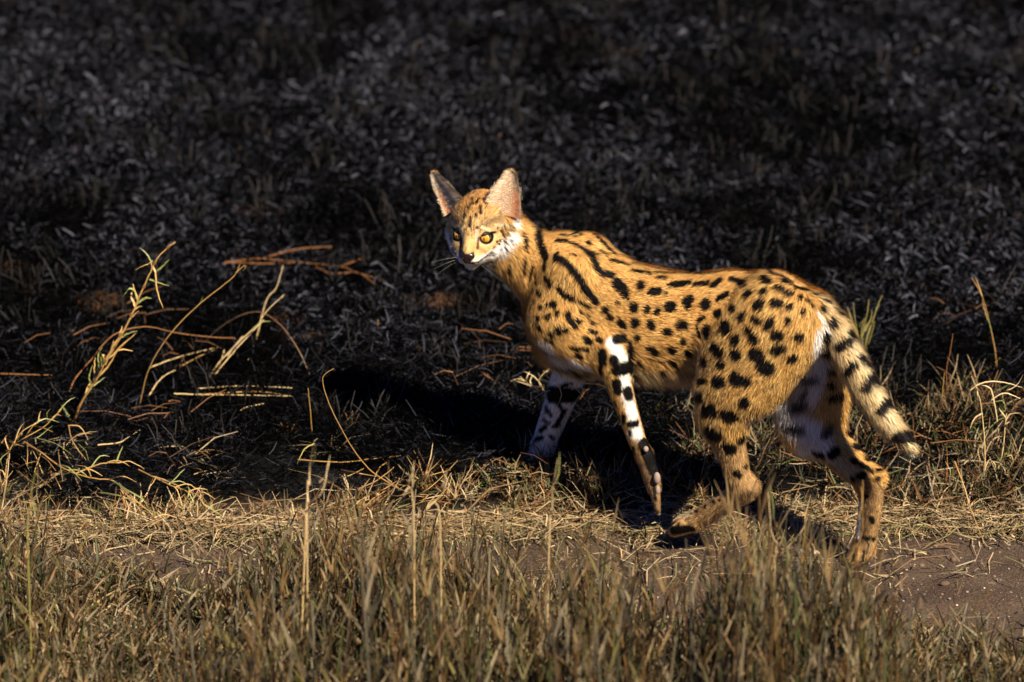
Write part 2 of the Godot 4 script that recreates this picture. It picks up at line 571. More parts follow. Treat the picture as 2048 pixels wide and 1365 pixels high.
# Surface nets over a grid; cells whose middle lies inside (keep_in) or outside the head's ball are left to the other pass.
func skin(start: Vector3, ex: Vector3, ey: Vector3, ez: Vector3, nx: int, ny: int, nz: int, cell: float, head_pass: bool) -> void:
	var B := 6
	var wx := nx * B + 1
	var wy := ny * B + 1
	var wz := nz * B + 1
	var val := PackedFloat32Array()
	val.resize(wx * wy * wz)
	val.fill(99.0)
	var vid := PackedInt32Array()
	vid.resize(wx * wy * wz)
	vid.fill(-1)
	var ball := head(0, 8, -26)
	var ball_r := 0.094 if head_pass else 0.088
	var half := cell * B * 0.5
	var diag := half * 1.7321
	var blocks := []
	for bz in nz:
		for by in ny:
			for bx in nx:
				var mid := start + ex * (bx * B * cell + half) + ey * (by * B * cell + half) + ez * (bz * B * cell + half)
				if head_pass and mid.distance_to(ball) > ball_r + diag: continue
				if not head_pass and mid.distance_to(ball) < ball_r - diag: continue
				var list := near_list(mid, diag + 0.046)
				if list.is_empty(): continue
				if absf(field(mid, list)) > diag * 1.4: continue
				blocks.append([bx, by, bz, list])
				for k in B + 1:
					for j in B + 1:
						var at := ((bz * B + k) * wy + by * B + j) * wx + bx * B
						var p0 := start + ey * ((by * B + j) * cell) + ez * ((bz * B + k) * cell)
						for i in B + 1:
							if val[at + i] == 99.0:
								val[at + i] = field(p0 + ex * ((bx * B + i) * cell), list)
	var sx := 1
	var sy := wx
	var sz := wx * wy
	var step := [0, sx, sy, sx + sy, sz, sx + sz, sy + sz, sx + sy + sz]
	for b in blocks:
		var list: PackedInt32Array = b[3]
		for k in B:
			for j in B:
				var at0: int = ((b[2] * B + k) * wy + b[1] * B + j) * wx + b[0] * B
				for i in B:
					var at := at0 + i
					var inside := 0
					for s in 8:
						if val[at + step[s]] < 0.0: inside += 1
					if inside == 0 or inside == 8: continue
					var corner: Vector3 = start + ex * ((b[0] * B + i) * cell) + ey * ((b[1] * B + j) * cell) + ez * ((b[2] * B + k) * cell)
					var far: float = (corner + (ex + ey + ez) * cell * 0.5).distance_to(ball)
					if head_pass != (far < ball_r) : continue
					var f := [0.0, 0.0, 0.0, 0.0, 0.0, 0.0, 0.0, 0.0]
					for s in 8: f[s] = val[at + step[s]]
					var q := Vector3.ZERO
					var cnt := 0
					for e in [[0, 1], [2, 3], [4, 5], [6, 7], [0, 2], [1, 3], [4, 6], [5, 7], [0, 4], [1, 5], [2, 6], [3, 7]]:
						var u: float = f[e[0]]
						var w: float = f[e[1]]
						if (u < 0.0) != (w < 0.0):
							var t := u / (u - w)
							var ca := Vector3(e[0] & 1, (e[0] >> 1) & 1, e[0] >> 2)
							var cb := Vector3(e[1] & 1, (e[1] >> 1) & 1, e[1] >> 2)
							q += ca.lerp(cb, t)
							cnt += 1
					q /= cnt
					var g := Vector3(f[1] + f[3] + f[5] + f[7] - f[0] - f[2] - f[4] - f[6], f[2] + f[3] + f[6] + f[7] - f[0] - f[1] - f[4] - f[5], f[4] + f[5] + f[6] + f[7] - f[0] - f[1] - f[2] - f[3])
					var p: Vector3 = corner + (ex * q.x + ey * q.y + ez * q.z) * cell
					var n: Vector3 = (ex * g.x + ey * g.y + ez * g.z).normalized()
					var best := 9.0
					var who := 0
					var flow := Vector3.ZERO
					for c in list:
						var di := one(c, p)
						if di < best:
							best = di
							who = c
						flow += pd[c] * (sqrt(pinv[c]) * exp(-maxf(di, 0.0) * 90.0))
					if pg[who] == "belly" or pg[who] == "chest" or n.y < -0.3: flow = flow.normalized() + Vector3(0, -0.8, 0)
					if pg[who] == "head":
						flow = p - head(0, -6, 62)
					vid[at] = sv.size()
					sv.append(p); sn.append(n); sf.append((flow - n * flow.dot(n)).normalized())
					sp.append(part_index[pg[who]])
	for b in blocks:
		for k in B:
			for j in B:
				var at0: int = ((b[2] * B + k) * wy + b[1] * B + j) * wx + b[0] * B
				for i in B:
					var at := at0 + i
					if vid[at] < 0: continue
					for ax in 3:
						var s1: int = [sy, sz, sx][ax]
						var s2: int = [sz, sx, sy][ax]
						var s0: int = [sx, sy, sz][ax]
						var u := val[at]
						var w := val[at + s0]
						if (u < 0.0) == (w < 0.0) or w == 99.0: continue
						if at - s1 - s2 < 0: continue
						var a := vid[at]
						var c1 := vid[at - s1]
						var c2 := vid[at - s1 - s2]
						var c3 := vid[at - s2]
						if c1 < 0 or c2 < 0 or c3 < 0: continue
						if u < 0.0:
							for t in [a, c2, c1, a, c3, c2]: si.append(t)
						else:
							for t in [a, c1, c2, a, c2, c3]: si.append(t)

# ---- coat: strokes of the pattern and of the toe gaps, in millimetres from the animal's base, kept in cells
var ma := PackedVector3Array()
var mb := PackedVector3Array()
var mr := PackedFloat32Array()
var mt := PackedInt32Array()
var cells := {}
const CELL := 0.024
const TINTS := "cwobgdk"

func mark(t: String, x0: float, y0: float, z0: float, x1: float, y1: float, z1: float, r: float) -> void:
	var a := Vector3(x0, y0, z0) * 0.001
	var b := Vector3(x1, y1, z1) * 0.001
	var at := ma.size()
	r *= 0.001
	if t == "k": r = r * 1.36 + 0.0014
	ma.append(a); mb.append(b - a); mr.append(r); mt.append(TINTS.find(t))
	var lo := (a.min(b) - Vector3.ONE * (r + 0.004)) / CELL
	var hi := (a.max(b) + Vector3.ONE * (r + 0.004)) / CELL
	for i in range(floori(lo.x), floori(hi.x) + 1):
		for j in range(floori(lo.y), floori(hi.y) + 1):
			for k in range(floori(lo.z), floori(hi.z) + 1):
				var key := Vector3i(i, j, k)
				if not cells.has(key): cells[key] = PackedInt32Array()
				cells[key].append(at)

const MARK_COLOR := [Color(0.62, 0.50, 0.29), Color(0.90, 0.885, 0.86), Color(0.36, 0.16, 0.05), Color(0.16, 0.095, 0.05), Color(0.035, 0.032, 0.032), Color(0.035, 0.018, 0.015), Color(0.008, 0.007, 0.007)]
var mottle := FastNoiseLite.new()

func stain(c: Color, p: Vector3, fuzz: float) -> Color:
	var key := Vector3i(floori(p.x / CELL), floori(p.y / CELL), floori(p.z / CELL))
	if not cells.has(key): return c
	for i in cells[key]:
		var o := p - ma[i]
		var ab := mb[i]
		o -= ab * clampf(o.dot(ab) / maxf(ab.length_squared(), 1e-9), 0.0, 1.0)
		var r := mr[i]
		var soft := 0.0016 if mt[i] == 6 else r * 0.55
		var w := clampf((r + fuzz * (1.0 if mt[i] == 6 else r * 240.0) - o.length()) / soft + 0.5, 0.0, 1.0)
		if w > 0.0: c = c.lerp(MARK_COLOR[mt[i]], w * (0.6 if mt[i] == 2 or mt[i] == 3 else 0.85 if mt[i] == 5 else 0.85 if mt[i] == 4 else 1.0))
	return c

func coat(p: Vector3, n: Vector3, part: String, fuzz: float) -> Color:
	var m := mottle.get_noise_3dv(p * 100.0)
	var m2 := mottle.get_noise_3dv(p * 31.0 + Vector3(40, 0, 0))
	var c := Color(0.69, 0.405, 0.140)
	c = c.lerp(Color(0.58, 0.295, 0.074), clampf(0.5 + m2, 0.0, 1.0) * 0.7)
	var pale := smoothstep(-0.35, -0.9, n.y) * 0.85
	if part == "trunk" or part == "belly":
		pale = maxf(pale, smoothstep(0.36, 0.29, p.y) * 0.55)
	if part == "shank" or part == "hindfoot" or part == "hindpaw" or part == "farfoot" or part == "farpaw":
		c = c.lerp(Color(0.42, 0.27, 0.13), 0.75)
		pale *= 0.4
	if part == "forepaw": c = c.lerp(Color(0.22, 0.145, 0.085), 0.85)
	if part == "farfore" or part == "farforepaw": c = c.lerp(Color(0.80, 0.74, 0.64), 0.75)
	if part == "tail":
		c = Color(0.56, 0.40, 0.20)
	if part == "head":
		var l := p - HEAD_AT
		var hx := l.dot(HEAD_X) * 1000.0
		var hy := l.dot(HEAD_Y) * 1000.0
		var hz := l.dot(HEAD_Z) * 1000.0
		c = Color(0.55, 0.36, 0.155).lerp(Color(0.50, 0.255, 0.08), smoothstep(30.0, 62.0, hy + m * 10.0))
		c = c.lerp(Color(0.30, 0.20, 0.11), 0.6 * smoothstep(10.0, 22.0, hy) * smoothstep(46.0, 30.0, hy) * smoothstep(6.0, 22.0, absf(hx)))
		var streak := mottle.get_noise_3d(hx * 0.22, hy * 0.035, hz * 0.05 + 7.0)
		c = c.lerp(Color(0.10, 0.06, 0.03), 0.85 * smoothstep(0.02, 0.36, streak) * smoothstep(4.0, 14.0, hy) * smoothstep(36.0, 24.0, absf(hx)))
		# pale muzzle sides, lips, chin and cheeks
		var w := smoothstep(-16.0, -30.0, hy + 0.16 * hz + m * 4.0) * smoothstep(4.0, 10.0, absf(hx) + maxf(0.0, -22.0 - hy))
		w = maxf(w, smoothstep(-30.0, -40.0, hy))
		w = maxf(w, 0.8 * smoothstep(-4.0, -18.0, hy) * smoothstep(30.0, 44.0, absf(hx)) * smoothstep(-4.0, -24.0, hz))
		w = maxf(w, 0.55 * smoothstep(0.9, 0.35, absf(absf(hx) - 14.0) / 5.0) * smoothstep(-6.0, 2.0, hy) * smoothstep(26.0, 14.0, hy))
		c = c.lerp(Color(0.74, 0.68, 0.58), clampf(w, 0.0, 1.0))
		for e in eyes:
			var de: float = p.distance_to(e)
			c = c.lerp(Color(0.64, 0.52, 0.34), 0.35 * smoothstep(0.022, 0.018, de))
			c = c.lerp(Color(0.010, 0.008, 0.008), smoothstep(0.0164, 0.0152, de))
		if hx < -14.0 and hy < 30.0 and hz > -22.0: c = stain(c, p - HEAD_X * (2.0 * hx * 0.001), fuzz)
		pale = 0.0
	c = c.lerp(Color(0.70, 0.62, 0.50), pale)
	c = Color(c.r * (1.0 + 0.12 * m), c.g * (1.0 + 0.12 * m), c.b * (1.0 + 0.12 * m))
	var across := (p - MID).dot(SIDE)
	if across < -0.012 and (part == "trunk" or part == "belly" or part == "withers" or part == "farshoulder" or part == "neck"):
		c = stain(c, p - SIDE * (2.0 * across), fuzz)
	return stain(c, p, fuzz)

# part: hair length, width, hairs per square metre, lift
const FUR := {
	"neck": [0.018, 0.0013, 400000, 0.38], "trunk": [0.017, 0.0013, 380000, 0.30], "chest": [0.022, 0.0013, 400000, 0.40], "belly": [0.030, 0.0012, 420000, 0.55],
	"withers": [0.015, 0.0013, 420000, 0.25], "shoulder": [0.014, 0.0013, 430000, 0.25], "farshoulder": [0.014, 0.0011, 300000, 0.25],
	"foreleg": [0.008, 0.0009, 650000, 0.28], "forepaw": [0.005, 0.0008, 800000, 0.3], "farfore": [0.010, 0.0010, 500000, 0.3], "farforepaw": [0.006, 0.0009, 600000, 0.3],
	"thigh": [0.017, 0.0013, 420000, 0.30], "shank": [0.012, 0.0010, 520000, 0.28], "hindfoot": [0.007, 0.0009, 700000, 0.28], "hindpaw": [0.005, 0.0009, 700000, 0.3],
	"farthigh": [0.021, 0.0012, 380000, 0.36], "farshank": [0.013, 0.0010, 500000, 0.3], "farfoot": [0.007, 0.0009, 700000, 0.28], "farpaw": [0.005, 0.0009, 700000, 0.3],
	"tail": [0.021, 0.0013, 520000, 0.36], "head": [0.0095, 0.0010, 800000, 0.36],
}

func build_serval() -> void:
	var root := Node3D.new()
	root.name = "serval"
	add_child(root)
	root.position = Vector3(0.33000, 0.00000, 0.13000)
	tag(root, "golden serval with black spots striding left, looking back over its shoulder", "serval")
	mottle.seed = 3
	mottle.frequency = 1.0
	eyes = [head(24.5, 0, 3.5), head(-24.5, 0, 3.5)]
	body_shape()
	coat_pattern()
	for k in FUR.keys():
		part_index[k] = part_names.size()
		part_names.append(k)
	# the trunk's own axes: forwards, up, sideways
	skin(MID + FORE * -0.20 + Vector3(0, -0.014, 0) + SIDE * -0.150, SIDE, Vector3.UP, FORE, 11, 28, 41, 0.0046, false)
	skin(head(-100, -90, -125), HEAD_X, HEAD_Y, HEAD_Z, 16, 16, 16, 0.0021, true)
	for i in sv.size():
		var c := coat(sv[i], sn[i], part_names[sp[i]], 0.0)
		sc.append(Color(c.r * 0.8, c.g * 0.8, c.b * 0.8))
	var a := []
	a.resize(Mesh.ARRAY_MAX)
	a[Mesh.ARRAY_VERTEX] = sv
	a[Mesh.ARRAY_NORMAL] = sn
	a[Mesh.ARRAY_COLOR] = sc
	a[Mesh.ARRAY_INDEX] = si
	var am := ArrayMesh.new()
	am.add_surface_from_arrays(Mesh.PRIMITIVE_TRIANGLES, a)
	var hide := paint(0.8, 0.2)
	var body := made("body", am, hide, root)
	var hair := paint(0.55, 0.24)
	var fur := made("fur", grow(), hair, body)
	fur.set_meta("kind", "stuff")
	build_face(root, hair)

func hairs(s: Soup, p: Vector3, n: Vector3, flow: Vector3, l: float, w: float, lift: float, c: Color) -> void:
	var rough := Vector3(rng.randf_range(-1, 1), rng.randf_range(-1, 1), rng.randf_range(-1, 1))
	var d := (flow + rough * 0.30).normalized()
	d = (d - n * d.dot(n)).normalized() * cos(lift) + n * sin(lift)
	var side := d.cross(n).normalized() * (w * 0.5)
	var foot := p - n * 0.0012
	var tip := p + d * l
	tip.y -= l * 0.06
	s.v.append(foot - side); s.v.append(tip); s.v.append(foot + side)
	var nn := (n + rough * 0.45).normalized()
	s.n.append(nn); s.n.append(nn); s.n.append(nn)
	var along := (p - flow * (p.dot(flow) * 0.72)) * 190.0
	var b := rng.randf_range(0.55, 1.5) * (1.0 + 0.75 * mottle.get_noise_3dv(along))
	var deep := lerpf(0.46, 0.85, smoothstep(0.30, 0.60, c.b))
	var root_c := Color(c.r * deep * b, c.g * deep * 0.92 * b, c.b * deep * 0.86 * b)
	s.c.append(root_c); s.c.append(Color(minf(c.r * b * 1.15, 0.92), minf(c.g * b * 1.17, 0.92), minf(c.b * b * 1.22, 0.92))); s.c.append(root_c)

func grow() -> ArrayMesh:
	var s := Soup.new()
	var nose := head(0, -26, 44)
	for t in si.size() / 3:
		var ia := si[t * 3]
		var ib := si[t * 3 + 1]
		var ic := si[t * 3 + 2]
		var part: String = part_names[sp[ia]]
		var f: Array = FUR[part]
		var va := sv[ia]
		var e1 := sv[ib] - va
		var e2 := sv[ic] - va
		var count: float = e1.cross(e2).length() * 0.5 * f[2] * 1.0
		var many := int(count) + (1 if rng.randf() < count - int(count) else 0)
		for k in many:
			var u := rng.randf()
			var v := rng.randf()
			if u + v > 1.0:
				u = 1.0 - u
				v = 1.0 - v
			var p := va + e1 * u + e2 * v
			var n := (sn[ia] * (1.0 - u - v) + sn[ib] * u + sn[ic] * v).normalized()
			var l: float = f[0] * rng.randf_range(0.65, 1.3)
			var dark := 1.0
			if part == "head":
				var de := minf(p.distance_to(eyes[0]), p.distance_to(eyes[1]))
				var dn := p.distance_to(nose)
				if de < 0.0150 or dn < 0.009: continue
				l *= clampf((de - 0.0125) / 0.022, 0.18, 1.0) * clampf((dn - 0.004) / 0.055, 0.25, 1.0)
				var lx := (p - HEAD_AT).dot(HEAD_X)
				var ly := (p - HEAD_AT).dot(HEAD_Y)
				if absf(lx) > 0.03 and ly < -0.008: l *= 1.35
				if ly > 0.030 and absf(lx) > 0.030: l *= 1.25
				if ly > 0.006 and rng.randf() < 0.24: dark = 0.35
			var c := coat(p + sf[ia] * (l * 0.45), n, part, rng.randf_range(-0.0013, 0.0013))
			if (part == "hindfoot" or part == "farfoot" or part == "farshank" or part == "shank" or part == "farfore" or part == "forepaw") and rng.randf() < 0.13: dark = 0.22
			if dark < 1.0: c = Color(c.r * dark, c.g * dark, c.b * dark)
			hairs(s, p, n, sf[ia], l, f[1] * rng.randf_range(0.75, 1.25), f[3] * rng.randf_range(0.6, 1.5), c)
	return s.mesh()

func ellipsoid(at: Vector3, r: Vector3, bx: Vector3, by: Vector3, bz: Vector3, color: Callable, rows := 14, cols := 20) -> ArrayMesh:
	var st := SurfaceTool.new()
	st.begin(Mesh.PRIMITIVE_TRIANGLES)
	for j in rows + 1:
		for i in cols + 1:
			var th := PI * j / rows
			var ph := TAU * i / cols
			var u := Vector3(sin(th) * cos(ph), sin(th) * sin(ph), cos(th))
			st.set_color(color.call(u))
			st.set_normal((bx * (u.x / r.x) + by * (u.y / r.y) + bz * (u.z / r.z)).normalized())
			st.add_vertex(at + bx * (u.x * r.x) + by * (u.y * r.y) + bz * (u.z * r.z))
	for j in rows:
		for i in cols:
			var q := j * (cols + 1) + i
			for t in [q, q + 1, q + cols + 1, q + 1, q + cols + 2, q + cols + 1]: st.add_index(t)
	return st.commit()

# a lid: a cap of the ball round an axis, dark along its edge
func lid(at: Vector3, axis: Vector3, look: Vector3, reach: float) -> ArrayMesh:
	var bx := axis.cross(look).normalized()
	var by := axis.cross(bx)
	var st := SurfaceTool.new()
	st.begin(Mesh.PRIMITIVE_TRIANGLES)
	var rows := 8
	var cols := 36
	for j in rows + 1:
		for i in cols + 1:
			var th := deg_to_rad(reach) * j / rows
			var ph := TAU * i / cols
			var u := (bx * cos(ph) + by * sin(ph)) * sin(th) + axis * cos(th)
			st.set_color(Color(0.010, 0.008, 0.008) if j >= rows - 2 else Color(0.10, 0.06, 0.03) if j == rows - 3 else Color(0.40, 0.25, 0.10))
			st.set_normal(u)
			st.add_vertex(at + u * (0.0129 if j < rows else 0.0121))
	for j in rows:
		for i in cols:
			var q := j * (cols + 1) + i
			for t in [q, q + 1, q + cols + 1, q + 1, q + cols + 2, q + cols + 1]: st.add_index(t)
	return st.commit()

func build_face(root: Node3D, hair: Material) -> void:
	# eyes: a dark ball, an amber iris and a narrow pupil in front of it
	var wet := paint(0.08, 0.6)
	wet.clearcoat_enabled = true
	wet.clearcoat = 1.0
	wet.clearcoat_roughness = 0.03
	for k in 2:
		var s := 1.0 if k == 0 else -1.0
		var look := (HEAD_Z + HEAD_X * (0.20 * s - 0.10) + HEAD_Y * 0.02).normalized()
		var rx := HEAD_Y.cross(look).normalized()
		var ry := look.cross(rx)
		var ball := ellipsoid(eyes[k], Vector3.ONE * 0.0119, rx, ry, look, func(u: Vector3) -> Color:
			var r := Vector2(u.x, u.y).length()
			if u.z < 0.0 or r > 0.86: return Color(0.012, 0.008, 0.006)
			if r > 0.80: return Color(0.06, 0.03, 0.008)
			if r > 0.66: return Color(0.62, 0.40, 0.09)
			return Color(0.60, 0.27, 0.03), 40, 40)
		var e := made("eye", ball, wet, root)
		var pupil := ellipsoid(eyes[k] + look * 0.0107, Vector3(0.0016, 0.0038, 0.0017), rx, ry, look, func(_u: Vector3) -> Color: return Color(0.004, 0.004, 0.005))
		made("pupil", pupil, wet, e)
		made("upper_eyelid", lid(eyes[k], (ry * 0.97 - rx * (0.22 * s) + look * 0.06).normalized(), look, 60.0), hair, e)
		made("lower_eyelid", lid(eyes[k], (-ry * 0.97 + rx * (0.12 * s) + look * 0.02).normalized(), look, 50.0), hair, e)
	# nose
	var damp := paint(0.32, 0.5)
	var st := SurfaceTool.new()
	var skin_nose := func(u: Vector3) -> Color: return Color(0.022, 0.010, 0.011).lerp(Color(0.010, 0.007, 0.009), clampf(0.5 + u.y, 0, 1))
	st.append_from(ellipsoid(head(0, -24.0, 41.5), Vector3(0.0150, 0.0090, 0.0080), HEAD_X, HEAD_Y, HEAD_Z, skin_nose), 0, Transform3D())
	st.append_from(ellipsoid(head(0, -31.0, 42.5), Vector3(0.0080, 0.0085, 0.0065), HEAD_X, HEAD_Y, HEAD_Z, skin_nose), 0, Transform3D())
	var nose := made("nose", st.commit(), damp, root)
	for s in [-1.0, 1.0]:
		made("nostril", ellipsoid(head(7.2 * s, -27.5, 47.2), Vector3(0.0030, 0.0019, 0.0018), (HEAD_X + HEAD_Y * 0.5 * s).normalized(), (HEAD_Y - HEAD_X * 0.5 * s).normalized(), HEAD_Z, func(_u: Vector3) -> Color: return Color(0.004, 0.003, 0.003), 8, 10), damp, nose)
	# whiskers
	var pale := paint(0.5, 0.4)
	for s in [-1.0, 1.0]:
		for k in 3:
			var w := Soup.new()
			var a := head(s * 13.0, -31.0 - 2.2 * (k % 3), 34.0 - 4.0 * (k / 3))
			var d: Vector3 = (HEAD_X * s * 0.9 - HEAD_Y * (0.15 + 0.2 * (k % 3)) + HEAD_Z * (0.15 - 0.3 * (k / 3))).normalized()
			w.stem(smooth_path([a, a + d * 0.03, a + d * 0.06 - HEAD_Y * 0.006 - HEAD_Z * 0.006], 3), 0.00013, 0.00005, Color(0.5, 0.47, 0.42), Color(0.5, 0.48, 0.44), 3)
			made("whisker", w.mesh(), pale, root)
	# ears
	ear(root, hair, Vector3(-351.3, 575.5, -106.1), Vector3(-330.9, 668.3, -104.0), Vector3(0.0594, 0.0759, 0.9953), 0.0350, 1)
	ear(root, hair, Vector3(-433.2, 578.6, -130.8), Vector3(-475.9, 649.7, -150.0), Vector3(-0.6677, 0.1194, 0.7348), 0.0280, -1)
	# bare pads under the lifted forepaw
	var bare_skin := paint(0.75, 0.3)
	pad(root, Vector3(-63.0, 144.0, 123.4), Vector3(7, 6, 12), bare_skin)
	pad(root, Vector3(-60.8, 119.1, 121.2), Vector3(5, 5, 9), bare_skin)
	pad(root, Vector3(-83.4, 196.7, 111.3), Vector3(5, 5, 6), bare_skin)

# An ear: a cupped shell from base to tip; its hollow looks along opening.
func ear(root: Node3D, hair: Material, from: Vector3, tip: Vector3, opening: Vector3, wide: float, s: float) -> void:
	from *= 0.001
	tip *= 0.001
	var up := tip - from
	var face := (opening - up * (opening.dot(up) / up.length_squared())).normalized()
	var across := up.cross(face).normalized()      # towards the animal's left for a face that looks forwards
	var rows := 16
	var cols := 16
	var prof := [1.10, 1.04, 0.96, 0.87, 0.77, 0.66, 0.53, 0.38, 0.0]
	var front := []
	for j in rows + 1:
		var v := float(j) / rows
		var pi := v * 8.0
		var i0 := mini(int(pi), 7)
		var hw: float = lerpf(prof[i0], prof[i0 + 1], pi - i0) * wide
		if v > 0.875: hw = prof[7] * wide * sqrt(maxf(0.0, 1.0 - pow((v - 0.875) / 0.125, 2.0)))
		for i in cols + 1:
			var u := float(i) / cols * 2.0 - 1.0
			var bend := (1.0 - 0.65 * v) * 1.1
			var x := sin(u * bend) / sin(bend) if bend > 0.05 else u
			var depth := (1.0 - cos(u * bend)) / maxf(bend, 0.3) * wide * 0.62
			front.append(from + up * v + across * (x * hw) + face * (depth - wide * 0.25 * (1.0 - v)))
	var st := SurfaceTool.new()
	st.begin(Mesh.PRIMITIVE_TRIANGLES)
	var fn := []
	for j in rows + 1:
		for i in cols + 1:
			var a: Vector3 = front[j * (cols + 1) + mini(i + 1, cols)] - front[j * (cols + 1) + maxi(i - 1, 0)]
			var b: Vector3 = front[mini(j + 1, rows) * (cols + 1) + i] - front[maxi(j - 1, 0) * (cols + 1) + i]
			var n := a.cross(b)
			if n.length() < 1e-9: n = face
			n = n.normalized()
			if n.dot(face) < 0.0 and absf(n.dot(face)) > 0.05: n = -n
			fn.append(n)
	var inner := func(u: float, v: float) -> Color:
		var c := Color(0.42, 0.27, 0.17).lerp(Color(0.40, 0.13, 0.06), smoothstep(0.2, 0.75, u * s) * smoothstep(0.75, 0.3, v))
		return c.lerp(Color(0.60, 0.44, 0.27), smoothstep(0.75, 1.0, absf(u)))
	var outer := func(_u: float, v: float) -> Color:
		var c := Color(0.012, 0.011, 0.012)
		if v > 0.42 and v < 0.66: c = Color(0.60, 0.54, 0.44)
		if v < 0.2 or v > 0.93: c = Color(0.45, 0.28, 0.11)
		return c
	for side in 2:
		for j in rows + 1:
			for i in cols + 1:
				var u := float(i) / cols * 2.0 - 1.0
				var v := float(j) / rows
				var q := j * (cols + 1) + i
				var edge := 1.0 if absf(u) > 0.99 or j == rows else 0.0
				st.set_color(inner.call(u, v) if side == 0 else outer.call(u, v))
				st.set_normal(fn[q] if side == 0 else -fn[q])
				st.add_vertex(front[q] - (Vector3.ZERO if side == 0 else fn[q] * (0.0004 if edge > 0.5 else 0.0022)))
	var step := (rows + 1) * (cols + 1)
	for j in rows:
		for i in cols:
			var q := j * (cols + 1) + i
			for t in [q, q + cols + 1, q + 1, q + 1, q + cols + 1, q + cols + 2]: st.add_index(t)
			for t in [q, q + 1, q + cols + 1, q + 1, q + cols + 2, q + cols + 1]: st.add_index(step + t)
	for j in rows:
		for i in [0, cols]:
			var q: int = j * (cols + 1) + i
			for t in [q, q + step, q + cols + 1, q + step, q + step + cols + 1, q + cols + 1]: st.add_index(t)
	var e := made("ear", st.commit(), hair, root)
	# long pale hairs from the front rim and down in the hollow, short ones on the back
	var f := Soup.new()
	for k in 9000:
		var u := rng.randf_range(-1, 1)
		var v := rng.randf() * 0.97
		var i := clampi(int((u + 1.0) * 0.5 * cols + 0.5), 0, cols)
		var j := clampi(int(v * rows), 0, rows)
		var q := j * (cols + 1) + i
		var p: Vector3 = (front[q] as Vector3).lerp(front[mini(j + 1, rows) * (cols + 1) + i], v * rows - j) + across * rng.randf_range(-1, 1) * wide / cols
		var n: Vector3 = fn[q]
		if k % 3 == 0:
			hairs(f, p - n * 0.002, -n, up.normalized(), 0.005, 0.0009, 0.25, outer.call(u, v + rng.randf_range(-0.05, 0.05)))
		else:
			var rim := smoothstep(0.45, 1.0, -u * s)
			var l := lerpf(0.006, 0.022, rim) * (1.0 - 0.5 * v)
			if rng.randf() > 0.35 + rim: l *= 0.6
			if u * s > 0.25 and v < 0.6 and rng.randf() < 0.75: continue
			var flow: Vector3 = up.normalized() * 0.5 + across * s * 0.8
			hairs(f, p, n, flow, l, 0.0011, rng.randf_range(0.25, 0.8), Color(0.66, 0.50, 0.32).lerp(Color(0.78, 0.70, 0.56), rng.randf()))
	made("ear_fur", f.mesh(), hair, e).set_meta("kind", "stuff")

func pad(root: Node3D, at: Vector3, r: Vector3, skin_m: Material) -> void:
	made("paw_pad", ellipsoid(at * 0.001, r * 0.001, FORE, SIDE, Vector3.UP, func(u: Vector3) -> Color: return Color(0.25, 0.19, 0.165) * (0.9 + 0.1 * u.y), 8, 12), skin_m, root)

